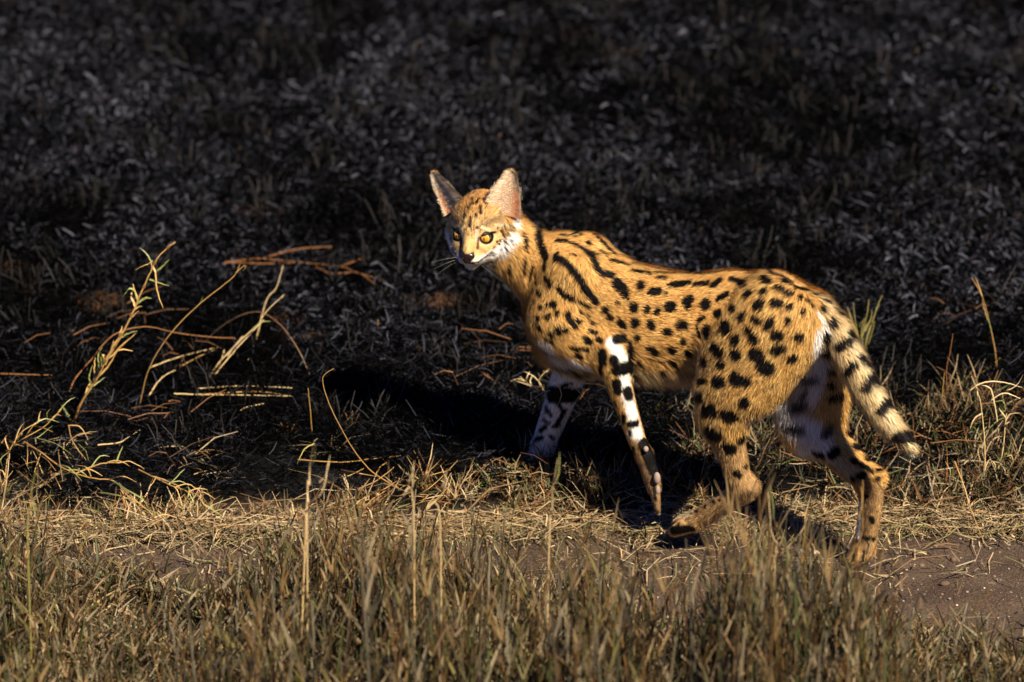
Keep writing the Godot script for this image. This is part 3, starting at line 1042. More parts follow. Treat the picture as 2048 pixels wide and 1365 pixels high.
func body_shape() -> void:
	chain("neck", 0.030, [Vector3(-361.8, 530.3, -150.2), Vector3(-319.7, 497.8, -130.1), Vector3(-254.6, 458.9, -92.7), Vector3(-199.1, 429.6, -56.7)], [Vector2(52.0, 48.0), Vector2(56.0, 50.0), Vector2(72.0, 56.0), Vector2(104.0, 64.0)])
	chain("trunk", 0.030, [Vector3(-212.9, 432.2, -65.7), Vector3(-135.0, 418.5, -15.1), Vector3(-67.0, 420.4, 29.0), Vector3(4.7, 432.1, 75.4), Vector3(75.2, 457.2, 121.2), Vector3(145.1, 476.3, 166.5), Vector3(191.7, 487.7, 196.7)], [Vector2(96.0, 62.0), Vector2(102.0, 74.0), Vector2(96.0, 77.0), Vector2(90.0, 70.0), Vector2(90.0, 66.0), Vector2(84.0, 62.0), Vector2(56.0, 48.0)])
	chain("chest", 0.030, [Vector3(-260.8, 372.8, -96.7), Vector3(-221.8, 350.5, -71.4), Vector3(-157.3, 353.5, -29.6)], [Vector2(40.0, 45.0), Vector2(55.0, 55.0), Vector2(55.0, 55.0)])
	chain("chest", 0.030, [Vector3(-247.5, 321.2, -105.9), Vector3(-191.6, 308.8, -75.7)], [Vector2(42.0, 40.0), Vector2(36.0, 45.0)])
	chain("belly", 0.030, [Vector3(-139.0, 351.1, -17.7), Vector3(-57.3, 359.7, 35.3), Vector3(5.5, 371.5, 76.0)], [Vector2(50.0, 55.0), Vector2(48.0, 50.0), Vector2(45.0, 45.0)])
	chain("withers", 0.035, [Vector3(-227.1, 500.0, -74.8), Vector3(-190.1, 505.9, -72.3), Vector3(-153.5, 488.5, -39.1)], [Vector2(50.0, 45.0), Vector2(47.0, 34.0), Vector2(30.0, 30.0)])
	chain("shoulder", 0.035, [Vector3(-223.1, 483.4, -12.7), Vector3(-252.3, 404.6, -12.5)], [Vector2(50.0, 26.0), Vector2(48.0, 30.0)])
	chain("farshoulder", 0.035, [Vector3(-184.7, 478.5, -106.9), Vector3(-220.9, 389.0, -160.2)], [Vector2(40.0, 22.0), Vector2(50.0, 30.0)])
	chain("shoulder", 0.035, [Vector3(-248.7, 401.5, -7.8), Vector3(-200.0, 370.9, 28.5), Vector3(-155.4, 360.4, 57.5)], [Vector2(43.0, 34.0), Vector2(42.0, 30.0), Vector2(33.0, 26.0)])
	chain("foreleg", 0.020, [Vector3(-148.3, 374.5, 63.3), Vector3(-138.8, 327.1, 68.2), Vector3(-118.2, 261.2, 76.8), Vector3(-99.4, 204.6, 84.2), Vector3(-84.5, 175.6, 91.5)], [Vector2(30.0, 26.0), Vector2(26.0, 22.0), Vector2(19.5, 17.0), Vector2(16.0, 15.0), Vector2(16.0, 16.0)])
	chain("forepaw", 0.008, [Vector3(-84.5, 175.6, 91.5), Vector3(-71.4, 140.2, 97.6), Vector3(-66.5, 115.5, 98.4)], [Vector2(16.0, 16.0), Vector2(18.0, 19.0), Vector2(13.5, 18.0)])
	chain("forepaw", 0.004, [Vector3(-67.3, 119.5, 91.4), Vector3(-63.0, 88.8, 85.2), Vector3(-59.1, 66.7, 87.7)], [Vector2(10.5, 7.5), Vector2(8.5, 7.0), Vector2(5.0, 5.0)])
	chain("forepaw", 0.004, [Vector3(-67.5, 122.0, 97.2), Vector3(-63.4, 93.7, 96.8), Vector3(-59.5, 66.6, 99.4)], [Vector2(10.5, 7.5), Vector2(8.5, 7.0), Vector2(5.0, 5.0)])
	chain("forepaw", 0.004, [Vector3(-67.7, 124.7, 103.6), Vector3(-63.9, 99.2, 109.6), Vector3(-59.9, 72.1, 112.2)], [Vector2(10.5, 7.5), Vector2(8.5, 7.0), Vector2(5.0, 5.0)])
	chain("forepaw", 0.004, [Vector3(-67.9, 126.9, 108.9), Vector3(-64.2, 103.6, 120.1), Vector3(-60.4, 81.6, 122.6)], [Vector2(10.5, 7.5), Vector2(8.5, 7.0), Vector2(5.0, 5.0)])
	chain("shoulder", 0.020, [Vector3(-163.0, 381.9, 62.1), Vector3(-148.3, 361.0, 69.2)], [Vector2(22.0, 14.0), Vector2(18.0, 12.0)])
	chain("farfore", 0.020, [Vector3(-228.1, 331.9, -164.9), Vector3(-212.9, 278.0, -155.0), Vector3(-224.0, 233.0, -158.6), Vector3(-243.6, 168.6, -166.6), Vector3(-261.4, 114.6, -173.4), Vector3(-270.8, 82.1, -177.1)], [Vector2(55.0, 34.0), Vector2(37.0, 30.0), Vector2(31.0, 26.0), Vector2(26.0, 23.0), Vector2(22.0, 22.0), Vector2(21.0, 22.0)])
	chain("farforepaw", 0.010, [Vector3(-270.8, 82.1, -177.1), Vector3(-278.4, 63.5, -179.6), Vector3(-300.3, 49.4, -193.8)], [Vector2(21.0, 22.0), Vector2(19.0, 24.0), Vector2(13.0, 22.0)])
	chain("thigh", 0.040, [Vector3(142.3, 489.8, 212.3), Vector3(92.2, 408.4, 201.3), Vector3(57.5, 343.0, 195.5), Vector3(52.8, 294.9, 197.2)], [Vector2(85.0, 36.0), Vector2(88.0, 36.0), Vector2(62.0, 34.0), Vector2(46.0, 30.0)])
	chain("thigh", 0.050, [Vector3(132.5, 441.5, 211.9), Vector3(99.7, 364.7, 213.3)], [Vector2(66.0, 30.0), Vector2(48.0, 28.0)])
	chain("shank", 0.020, [Vector3(52.8, 299.8, 197.2), Vector3(64.5, 242.1, 200.0), Vector3(79.7, 190.1, 205.1), Vector3(90.9, 167.4, 210.0)], [Vector2(46.0, 30.0), Vector2(31.0, 25.0), Vector2(23.5, 20.0), Vector2(24.0, 20.0)])
	chain("shank", 0.014, [Vector3(89.0, 172.9, 208.8), Vector3(106.7, 169.8, 220.2)], [Vector2(21.0, 17.0), Vector2(13.5, 12.0)])
	chain("hindfoot", 0.012, [Vector3(91.1, 152.7, 210.1), Vector3(51.1, 113.9, 181.8), Vector3(8.8, 71.2, 152.0)], [Vector2(21.0, 18.0), Vector2(19.5, 18.0), Vector2(18.0, 20.0)])
	chain("hindpaw", 0.010, [Vector3(8.8, 71.2, 152.0), Vector3(-14.4, 56.7, 137.0)], [Vector2(18.0, 20.0), Vector2(18.0, 26.0)])
	chain("hindpaw", 0.006, [Vector3(-13.5, 45.6, 116.1), Vector3(-27.8, 30.5, 106.8)], [Vector2(12.0, 8.0), Vector2(10.0, 8.0)])
	chain("hindpaw", 0.006, [Vector3(-14.0, 51.6, 130.0), Vector3(-31.9, 35.6, 118.4)], [Vector2(12.0, 8.0), Vector2(10.0, 8.0)])
	chain("hindpaw", 0.006, [Vector3(-14.7, 58.2, 145.1), Vector3(-32.5, 42.1, 133.6)], [Vector2(12.0, 8.0), Vector2(10.0, 8.0)])
	chain("hindpaw", 0.006, [Vector3(-15.2, 63.7, 157.9), Vector3(-29.4, 48.7, 148.7)], [Vector2(12.0, 8.0), Vector2(10.0, 8.0)])
	chain("farthigh", 0.030, [Vector3(191.1, 467.9, 154.6), Vector3(231.0, 390.6, 155.4), Vector3(223.4, 304.7, 136.2), Vector3(219.3, 258.4, 131.2)], [Vector2(60.0, 40.0), Vector2(56.0, 36.0), Vector2(64.0, 34.0), Vector2(58.0, 32.0)])
	chain("farthigh", 0.030, [Vector3(188.2, 296.6, 115.8), Vector3(198.2, 257.8, 117.5)], [Vector2(45.0, 30.0), Vector2(38.0, 30.0)])
	chain("farshank", 0.020, [Vector3(219.3, 258.4, 131.2), Vector3(262.0, 222.2, 163.6), Vector3(298.5, 190.5, 189.6), Vector3(317.8, 177.0, 204.6)], [Vector2(54.0, 32.0), Vector2(37.0, 27.0), Vector2(29.0, 23.0), Vector2(26.0, 21.0)])
	chain("farshank", 0.014, [Vector3(315.9, 184.4, 203.3), Vector3(336.5, 190.0, 216.7)], [Vector2(23.0, 18.0), Vector2(14.5, 13.0)])
	chain("farfoot", 0.012, [Vector3(324.0, 171.8, 208.6), Vector3(325.3, 123.2, 210.6), Vector3(320.3, 77.6, 208.6), Vector3(315.3, 38.3, 205.3)], [Vector2(25.0, 20.0), Vector2(22.0, 19.0), Vector2(19.5, 19.0), Vector2(21.0, 21.0)])
	chain("farpaw", 0.010, [Vector3(315.3, 38.3, 205.3), Vector3(306.7, 22.9, 202.2)], [Vector2(21.0, 22.0), Vector2(19.0, 27.0)])
	chain("farpaw", 0.006, [Vector3(308.7, 10.9, 179.6), Vector3(291.6, -7.0, 168.5)], [Vector2(13.0, 8.0), Vector2(11.0, 8.5)])
	chain("farpaw", 0.006, [Vector3(307.6, 16.9, 193.2), Vector3(286.1, -2.3, 179.2)], [Vector2(13.0, 8.0), Vector2(11.0, 8.5)])
	chain("farpaw", 0.006, [Vector3(306.2, 23.9, 209.0), Vector3(284.8, 4.7, 195.1)], [Vector2(13.0, 8.0), Vector2(11.0, 8.5)])
	chain("farpaw", 0.006, [Vector3(305.1, 29.8, 222.5), Vector3(288.0, 12.0, 211.5)], [Vector2(13.0, 8.0), Vector2(11.0, 8.5)])
	chain("tail", 0.015, [Vector3(212.2, 498.5, 210.0), Vector3(241.8, 488.5, 229.1), Vector3(268.3, 445.1, 251.1), Vector3(292.2, 403.0, 271.4), Vector3(322.1, 356.7, 295.5), Vector3(351.7, 322.1, 319.5), Vector3(377.6, 301.0, 338.7)], [Vector2(40.0, 32.0), Vector2(28.0, 26.0), Vector2(25.0, 25.0), Vector2(24.0, 24.0), Vector2(22.0, 22.0), Vector2(18.0, 18.0), Vector2(9.0, 9.0)])
	chain("head", 0.014, [Vector3(-384.5, 567.3, -152.7), Vector3(-394.6, 568.3, -120.0)], [Vector2(39.0, 42.0), Vector2(39.0, 42.0)], HEAD_X)
	chain("head", 0.018, [Vector3(-398.3, 565.2, -107.7), Vector3(-403.5, 554.6, -90.4)], [Vector2(34.0, 35.0), Vector2(23.0, 24.0)], HEAD_X)
	chain("head", 0.016, [Vector3(-362.7, 549.7, -124.5), Vector3(-374.2, 535.3, -100.0)], [Vector2(30.0, 18.0), Vector2(20.0, 12.0)], HEAD_X)
	chain("head", 0.016, [Vector3(-418.1, 549.2, -141.5), Vector3(-422.0, 534.8, -114.6)], [Vector2(30.0, 18.0), Vector2(20.0, 12.0)], HEAD_X)
	chain("head", 0.016, [Vector3(-351.2, 530.1, -137.5), Vector3(-377.8, 514.6, -94.5)], [Vector2(26.0, 21.0), Vector2(16.0, 14.0)], HEAD_X)
	chain("head", 0.016, [Vector3(-420.0, 529.4, -158.6), Vector3(-421.8, 514.2, -108.0)], [Vector2(26.0, 21.0), Vector2(16.0, 14.0)], HEAD_X)
	chain("head", 0.009, [Vector3(-403.9, 550.4, -88.8), Vector3(-412.1, 522.8, -61.3)], [Vector2(17.0, 13.5), Vector2(11.0, 10.0)], HEAD_X)
	chain("head", 0.012, [Vector3(-398.8, 518.8, -104.8), Vector3(-407.5, 507.1, -76.0)], [Vector2(23.0, 25.0), Vector2(14.5, 16.0)], HEAD_X)
	chain("head", 0.007, [Vector3(-398.0, 508.4, -76.1), Vector3(-400.5, 505.4, -64.5)], [Vector2(12.0, 11.0), Vector2(10.0, 10.0)], HEAD_X)
	chain("head", 0.007, [Vector3(-415.2, 508.3, -81.4), Vector3(-419.6, 505.2, -70.4)], [Vector2(12.0, 11.0), Vector2(10.0, 10.0)], HEAD_X)
	chain("head", 0.018, [Vector3(-388.4, 514.7, -87.3), Vector3(-350.9, 532.0, -124.6)], [Vector2(19.0, 16.0), Vector2(30.0, 20.0)], HEAD_X)
	chain("head", 0.018, [Vector3(-417.1, 514.4, -96.1), Vector3(-427.4, 531.3, -148.1)], [Vector2(19.0, 16.0), Vector2(30.0, 20.0)], HEAD_X)
	chain("head", 0.009, [Vector3(-397.4, 495.0, -108.6), Vector3(-406.6, 489.3, -78.4)], [Vector2(13.0, 15.0), Vector2(8.0, 10.0)], HEAD_X)
	chain("head", 0.008, [Vector3(-379.2, 557.2, -87.9), Vector3(-365.9, 555.1, -93.5)], [Vector2(8.0, 8.0), Vector2(8.0, 7.0)], HEAD_X)
	chain("head", 0.008, [Vector3(-425.1, 556.8, -102.0), Vector3(-432.9, 554.5, -114.0)], [Vector2(8.0, 8.0), Vector2(8.0, 7.0)], HEAD_X)
	chain("head", 0.005, [Vector3(-411.3, 516.0, -63.7), Vector3(-412.0, 510.8, -61.3)], [Vector2(7.0, 10.0), Vector2(5.0, 6.5)], HEAD_X)

func coat_pattern() -> void:
	mark("c", -256, 196, -149, -264, 174, -156, 5.0)
	mark("c", -264, 174, -156, -273, 152, -162, 5.0)
	mark("c", -273, 152, -162, -280, 128, -167, 5.0)
	mark("c", -280, 128, -167, -288, 104, -172, 5.0)
	mark("c", -288, 104, -172, -295, 82, -171, 5.0)
	mark("c", -397, 560, -68, -397, 546, -67, 1.9)
	mark("c", -419, 574, -81, -421, 561, -76, 2.3)
	mark("c", -386, 565, -74, -371, 556, -80, 3.2)
	mark("c", -360, 562, -90, -345, 558, -102, 3.8)
	mark("c", -345, 558, -102, -329, 556, -108, 3.8)
	mark("c", -363, 466, -123, -351, 454, -119, 14.1)
	mark("c", -351, 454, -119, -339, 444, -111, 14.1)
	mark("c", -339, 444, -111, -330, 436, -104, 14.1)
	mark("c", -330, 436, -104, -321, 427, -101, 14.1)
	mark("c", 250, 215, 187, 261, 205, 194, 12.7)
	mark("c", 261, 205, 194, 272, 196, 200, 12.7)
	mark("c", 272, 196, 200, 283, 187, 207, 12.7)
	mark("c", -109, 334, 74, -90, 326, 66, 10.2)
	mark("c", -90, 326, 66, -71, 323, 71, 10.2)
	mark("c", -71, 323, 71, -51, 316, 62, 10.2)
	mark("c", -51, 316, 62, -32, 320, 74, 10.2)
	mark("c", 13, 272, 194, 23, 256, 197, 4.2)
	mark("c", 23, 256, 197, 34, 241, 200, 4.2)
	mark("c", 34, 241, 200, 42, 221, 199, 4.2)
	mark("c", 236, 484, 258, 244, 472, 263, 4.0)
	mark("c", 244, 472, 263, 252, 460, 269, 4.0)
	mark("c", 268, 483, 256, 277, 466, 264, 8.1)
	mark("c", 277, 466, 264, 286, 449, 272, 8.1)
	mark("c", 286, 449, 272, 295, 433, 280, 8.1)
	mark("c", 295, 433, 280, 305, 416, 288, 8.1)
	mark("c", 305, 416, 288, 314, 399, 296, 8.1)
	mark("c", 314, 399, 296, 323, 383, 305, 8.1)
	mark("c", 323, 383, 305, 332, 366, 314, 8.1)
	mark("c", 332, 366, 314, 341, 350, 324, 8.1)
	mark("c", 341, 350, 324, 350, 334, 334, 8.1)
	mark("c", 376, 305, 346, 386, 298, 341, 5.4)
	mark("c", -28, 69, 135, -16, 77, 140, 8.5)
	mark("c", -16, 77, 140, -3, 89, 157, 8.5)
	mark("w", -411, 494, -67, -394, 499, -59, 5.6)
	mark("w", -386, 501, -67, -371, 507, -76, 9.4)
	mark("w", -371, 507, -76, -356, 513, -86, 9.4)
	mark("w", -350, 511, -88, -340, 524, -88, 12.2)
	mark("w", -340, 524, -88, -329, 535, -92, 12.2)
	mark("w", -323, 561, -121, -320, 553, -109, 5.6)
	mark("w", -417, 489, -76, -406, 488, -69, 3.8)
	mark("w", -428, 501, -66, -425, 497, -67, 3.4)
	mark("w", -148, 398, 86, -138, 383, 92, 10.9)
	mark("w", -138, 383, 92, -127, 365, 92, 10.9)
	mark("w", -127, 365, 92, -125, 347, 90, 10.9)
	mark("w", -125, 347, 90, -123, 328, 89, 10.9)
	mark("w", -123, 328, 89, -121, 311, 90, 10.9)
	mark("w", -121, 311, 90, -117, 294, 91, 10.9)
	mark("w", -117, 294, 91, -113, 278, 92, 10.9)
	mark("w", -113, 278, 92, -108, 261, 94, 10.9)
	mark("w", -108, 261, 94, -104, 240, 96, 10.9)
	mark("w", -104, 240, 96, -99, 218, 98, 10.9)
	mark("w", -114, 223, 95, -99, 212, 99, 5.3)
	mark("w", -268, 359, 11, -251, 331, -25, 17.7)
	mark("w", -251, 331, -25, -235, 316, -26, 17.7)
	mark("w", -235, 316, -26, -213, 333, 38, 17.7)
	mark("w", -213, 333, 38, -191, 328, 46, 17.7)
	mark("w", -233, 252, -133, -232, 234, -133, 31.0)
	mark("w", -232, 234, -133, -230, 215, -134, 31.0)
	mark("w", -230, 215, -134, -238, 194, -138, 31.0)
	mark("w", -238, 194, -138, -245, 173, -142, 31.0)
	mark("w", -251, 162, -145, -260, 139, -149, 22.2)
	mark("w", -260, 139, -149, -269, 116, -153, 22.2)
	mark("w", -269, 116, -153, -276, 101, -155, 22.2)
	mark("w", -276, 101, -155, -282, 88, -156, 22.2)
	mark("w", 219, 485, 261, 217, 471, 261, 9.4)
	mark("w", 217, 471, 261, 216, 456, 258, 9.4)
	mark("w", 216, 456, 258, 216, 436, 243, 9.4)
	mark("w", 216, 436, 243, 219, 404, 196, 9.4)
	mark("w", 219, 397, 194, 214, 373, 185, 22.9)
	mark("w", 214, 373, 185, 209, 349, 177, 22.9)
	mark("w", 209, 349, 177, 204, 325, 169, 22.9)
	mark("w", 163, 290, 139, 174, 279, 148, 30.9)
	mark("w", 174, 279, 148, 184, 268, 156, 30.9)
	mark("w", 184, 276, 156, 198, 267, 165, 25.5)
	mark("w", 198, 267, 165, 212, 257, 171, 25.5)
	mark("w", 212, 257, 171, 226, 247, 177, 25.5)
	mark("w", 204, 213, 154, 225, 217, 171, 15.5)
	mark("w", 225, 217, 171, 247, 220, 186, 15.5)
	mark("w", 306, 133, 218, 305, 111, 216, 7.1)
	mark("w", 305, 111, 216, 303, 90, 216, 7.1)
	mark("w", 303, 90, 216, 302, 69, 218, 7.1)
	mark("w", 42, 220, 200, 50, 203, 203, 5.6)
	mark("w", 50, 203, 203, 58, 183, 203, 5.6)
	mark("w", 215, 520, 256, 226, 501, 255, 4.0)
	mark("w", 226, 501, 255, 236, 484, 258, 4.0)
	mark("o", -394, 528, -67, -379, 517, -69, 3.2)
	mark("o", -265, 168, -155, -273, 144, -159, 2.4)
	mark("o", -273, 144, -159, -281, 119, -164, 2.4)
	mark("o", -281, 119, -164, -289, 96, -167, 2.4)
	mark("o", -289, 96, -167, -298, 72, -171, 2.4)
	mark("o", -168, 391, 83, -157, 405, 79, 3.5)
	mark("b", -416, 528, -52, -415, 532, -55, 2.4)
	mark("b", -386, 568, -75, -367, 572, -86, 1.3)
	mark("b", -435, 566, -102, -428, 563, -87, 1.5)
	mark("b", -99, 206, 100, -90, 186, 106, 7.4)
	mark("b", -90, 186, 106, -81, 166, 111, 7.4)
	mark("b", -81, 166, 111, -78, 145, 115, 7.4)
	mark("b", -78, 145, 115, -75, 123, 116, 7.4)
	mark("b", 78, 149, 225, 96, 158, 233, 8.5)
	mark("b", 96, 158, 233, 114, 163, 231, 8.5)
	mark("b", 320, 173, 232, 324, 151, 230, 9.9)
	mark("b", 324, 151, 230, 327, 130, 231, 9.9)
	mark("b", -108, 198, 96, -100, 181, 101, 8.9)
	mark("b", -100, 181, 101, -93, 163, 106, 8.9)
	mark("b", 319, 129, 229, 317, 107, 228, 8.5)
	mark("b", 317, 107, 228, 315, 86, 227, 8.5)
	mark("b", 315, 86, 227, 315, 69, 227, 8.5)
	mark("b", 315, 69, 227, 316, 52, 228, 8.5)
	mark("g", 202, 358, 174, 212, 363, 182, 8.1)
	mark("g", 212, 363, 182, 223, 367, 188, 8.1)
	mark("g", 184, 297, 156, 193, 303, 162, 10.8)
	mark("g", 193, 303, 162, 203, 310, 167, 10.8)
	mark("g", 172, 255, 145, 181, 257, 154, 9.4)
	mark("g", 181, 257, 154, 190, 259, 160, 9.4)
	mark("g", 190, 259, 160, 200, 260, 165, 9.4)
	mark("g", 239, 255, 181, 244, 263, 181, 8.9)
	mark("g", 244, 263, 181, 249, 272, 180, 8.9)
	mark("g", 208, 338, 174, 203, 331, 170, 5.4)
	mark("g", 203, 331, 170, 198, 323, 166, 5.4)
	mark("g", 214, 447, 256, 225, 427, 205, 2.7)
	mark("d", -391, 544, -71, -394, 526, -67, 3.2)
	mark("d", -425, 536, -83, -427, 521, -75, 2.8)
	mark("d", -354, 582, -108, -348, 577, -116, 2.3)
	mark("d", -426, 517, -70, -402, 519, -56, 4.1)
	mark("k", -296, 546, -144, -290, 542, -142, 4.9)
	mark("k", -290, 542, -142, -284, 544, -118, 4.9)
	mark("k", -284, 544, -118, -281, 541, -97, 4.9)
	mark("k", -281, 541, -97, -278, 535, -76, 4.9)
	mark("k", -278, 535, -76, -275, 528, -59, 4.9)
	mark("k", -275, 528, -59, -271, 523, -46, 4.9)
	mark("k", -271, 523, -46, -267, 519, -31, 4.9)
	mark("k", -268, 517, -29, -269, 510, -24, 3.3)
	mark("k", -269, 510, -24, -270, 503, -20, 3.3)
	mark("k", -305, 538, -92, -304, 530, -83, 1.8)
	mark("k", -304, 530, -83, -303, 522, -75, 1.8)
	mark("k", -333, 488, -79, -334, 473, -81, 1.8)
	mark("k", -305, 503, -65, -305, 492, -62, 1.5)
	mark("k", -305, 492, -62, -306, 481, -60, 1.5)
	mark("k", -290, 495, -50, -294, 482, -49, 2.0)
	mark("k", -294, 482, -49, -297, 468, -49, 2.0)
	mark("k", -285, 486, -37, -286, 478, -33, 1.8)
	mark("k", -286, 478, -33, -287, 470, -30, 1.8)
	mark("k", -249, 531, -19, -249, 525, -12, 4.3)
	mark("k", -242, 527, -7, -233, 524, 2, 4.3)
	mark("k", -233, 524, 2, -224, 519, 9, 4.3)
	mark("k", -224, 519, 9, -217, 512, 16, 4.3)
	mark("k", -217, 512, 16, -209, 505, 21, 4.3)
	mark("k", -209, 505, 21, -204, 497, 25, 4.3)
	mark("k", -204, 497, 25, -199, 488, 28, 4.3)
	mark("k", -199, 488, 28, -194, 481, 31, 4.3)
	mark("k", -194, 481, 31, -189, 474, 34, 4.3)
	mark("k", -189, 474, 34, -182, 467, 37, 4.3)
	mark("k", -182, 467, 37, -176, 460, 41, 4.3)
	mark("k", -193, 535, -23, -187, 532, -15, 4.3)
	mark("k", -187, 532, -15, -181, 529, -8, 4.3)
	mark("k", -181, 529, -8, -178, 524, 2, 4.3)
	mark("k", -178, 524, 2, -176, 517, 10, 4.3)
	mark("k", -176, 517, 10, -166, 509, 17, 4.3)
	mark("k", -166, 509, 17, -157, 507, 19, 4.3)
	mark("k", -157, 507, 19, -148, 506, 23, 4.3)
	mark("k", -140, 497, 37, -130, 491, 50, 6.4)
	mark("k", -130, 491, 50, -124, 484, 60, 6.4)
	mark("k", -242, 551, -70, -234, 551, -66, 1.8)
	mark("k", -234, 551, -66, -226, 551, -65, 1.8)
	mark("k", -226, 551, -65, -218, 553, -70, 1.8)
	mark("k", -218, 553, -70, -211, 553, -79, 1.8)
	mark("k", -211, 553, -79, -203, 553, -65, 1.8)
	mark("k", -218, 551, -62, -212, 551, -61, 1.5)
	mark("k", -246, 545, -55, -238, 546, -51, 3.3)
	mark("k", -238, 546, -51, -231, 546, -49, 3.3)
	mark("k", -226, 545, -45, -214, 543, -39, 2.6)
	mark("k", -214, 543, -39, -206, 540, -34, 2.6)
	mark("k", -206, 540, -34, -198, 537, -28, 2.6)
	mark("k", -193, 546, -46, -187, 544, -41, 2.6)
	mark("k", -222, 536, -9, -211, 534, -3, 1.0)
	mark("k", -198, 537, -28, -186, 535, -22, 1.1)
	mark("k", -186, 535, -22, -173, 532, -16, 1.1)
	mark("k", -170, 536, -27, -164, 534, -22, 1.5)
	mark("k", -164, 534, -22, -157, 531, -18, 1.5)
	mark("k", -236, 549, -94, -226, 549, -93, 3.3)
	mark("k", -226, 549, -93, -216, 550, -90, 3.3)
	mark("k", -216, 550, -90, -206, 550, -89, 3.3)
	mark("k", -206, 550, -89, -194, 551, -85, 3.3)
	mark("k", -194, 551, -85, -182, 553, -75, 3.3)
	mark("k", -182, 553, -75, -172, 550, -58, 3.3)
	mark("k", -172, 550, -58, -162, 543, -49, 3.3)
	mark("k", -162, 543, -49, -153, 537, -38, 3.3)
	mark("k", -153, 537, -38, -143, 530, -25, 3.3)
	mark("k", -147, 524, -5, -135, 522, -3, 2.8)
	mark("k", -135, 522, -3, -126, 520, 0, 2.8)
	mark("k", -126, 520, 0, -117, 519, 4, 2.8)
	mark("k", -110, 515, 24, -100, 515, 29, 3.3)
	mark("k", -100, 515, 29, -89, 515, 34, 3.3)
	mark("k", -89, 515, 34, -79, 515, 40, 3.3)
	mark("k", -112, 519, -6, -98, 518, -2, 1.3)
	mark("k", -98, 518, -2, -84, 517, 1, 1.3)
	mark("k", -84, 517, 1, -71, 514, 2, 1.3)
	mark("k", -67, 516, 38, -55, 518, 42, 2.6)
	mark("k", -55, 518, 42, -44, 519, 46, 2.6)
	mark("k", -44, 519, 46, -33, 519, 49, 2.6)
	mark("k", -33, 519, 49, -21, 520, 51, 2.6)
	mark("k", -21, 520, 51, -10, 519, 50, 2.6)
	mark("k", -10, 519, 50, 1, 521, 59, 2.6)
	mark("k", 1, 521, 59, 12, 529, 77, 2.6)
	mark("k", 12, 529, 77, 22, 533, 91, 2.6)
	mark("k", 22, 533, 91, 32, 537, 95, 2.6)
	mark("k", 32, 537, 95, 42, 540, 99, 2.6)
	mark("k", 42, 540, 99, 52, 543, 102, 2.6)
	mark("k", 52, 543, 102, 65, 546, 110, 2.6)
	mark("k", 65, 546, 110, 79, 546, 107, 2.6)
	mark("k", 79, 546, 107, 92, 547, 114, 2.6)
	mark("k", 87, 546, 110, 97, 548, 118, 2.8)
	mark("k", 97, 548, 118, 106, 551, 126, 2.8)
	mark("k", 106, 551, 126, 116, 555, 138, 2.8)
	mark("k", 116, 555, 138, 128, 558, 146, 2.8)
	mark("k", 128, 558, 146, 137, 574, 196, 2.8)
	mark("k", -46, 513, 18, -34, 514, 26, 1.0)
	mark("k", -34, 514, 26, -21, 516, 35, 1.0)
	mark("k", -21, 516, 35, -9, 517, 43, 1.0)
	mark("k", -9, 517, 43, 4, 522, 59, 1.0)
	mark("k", 4, 522, 59, 16, 526, 67, 1.0)
	mark("k", 16, 526, 67, 29, 531, 78, 1.0)
	mark("k", 29, 531, 78, 41, 535, 86, 1.0)
	mark("k", 41, 535, 86, 53, 540, 93, 1.0)
	mark("k", -64, 513, 58, -51, 515, 63, 2.8)
	mark("k", -40, 510, 86, -30, 512, 89, 4.9)
	mark("k", -30, 512, 89, -20, 515, 93, 4.9)
	mark("k", -20, 515, 93, -10, 518, 99, 4.9)
	mark("k", 1, 520, 112, 13, 524, 119, 3.8)
	mark("k", 13, 524, 119, 24, 528, 126, 3.8)
	mark("k", 35, 528, 139, 46, 537, 136, 4.3)
	mark("k", 65, 543, 144, 75, 545, 161, 4.3)
	mark("k", 75, 545, 161, 82, 551, 180, 4.3)
	mark("k", 82, 551, 180, 90, 554, 195, 4.3)
	mark("k", 93, 553, 138, 104, 558, 152, 2.6)
	mark("k", 104, 558, 152, 113, 569, 185, 2.6)
	mark("k", 119, 569, 212, 125, 568, 219, 3.3)
	mark("k", 125, 568, 219, 132, 567, 224, 3.3)
	mark("k", -267, 489, -11, -260, 480, 0, 4.3)
	mark("k", -243, 477, 12, -234, 469, 19, 3.8)
	mark("k", -234, 469, 19, -227, 466, 23, 3.8)
	mark("k", -227, 466, 23, -219, 463, 27, 3.8)
	mark("k", -256, 449, 18, -253, 449, 20, 4.9)
	mark("k", -283, 461, -17, -278, 458, -6, 2.8)
	mark("k", -292, 457, -34, -291, 454, -30, 2.0)
	mark("k", -279, 440, 6, -278, 438, 9, 2.8)
	mark("k", -290, 443, -14, -290, 440, -11, 2.3)
	mark("k", -294, 432, -12, -294, 431, -9, 1.5)
	mark("k", -266, 447, 13, -266, 443, 16, 1.8)
	mark("k", -268, 426, 23, -264, 425, 25, 2.6)
	mark("k", -261, 432, 24, -260, 430, 25, 2.0)
	mark("k", -248, 437, 28, -248, 436, 28, 3.6)
	mark("k", -283, 420, 12, -282, 418, 14, 3.3)
	mark("k", -228, 436, 33, -224, 424, 39, 3.6)
	mark("k", -224, 424, 39, -219, 419, 42, 3.6)
	mark("k", -219, 419, 42, -214, 414, 45, 3.6)
	mark("k", -209, 459, 30, -199, 454, 34, 1.8)
	mark("k", -199, 454, 34, -189, 449, 38, 1.8)
	mark("k", -211, 426, 40, -205, 422, 43, 2.3)
	mark("k", -206, 442, 35, -201, 436, 38, 1.5)
	mark("k", -192, 434, 40, -191, 431, 42, 1.8)
	mark("k", -183, 424, 46, -182, 421, 48, 1.8)
	mark("k", -283, 403, 17, -278, 400, 21, 3.3)
	mark("k", -247, 405, 38, -244, 402, 39, 5.1)
	mark("k", -233, 406, 43, -232, 406, 43, 3.8)
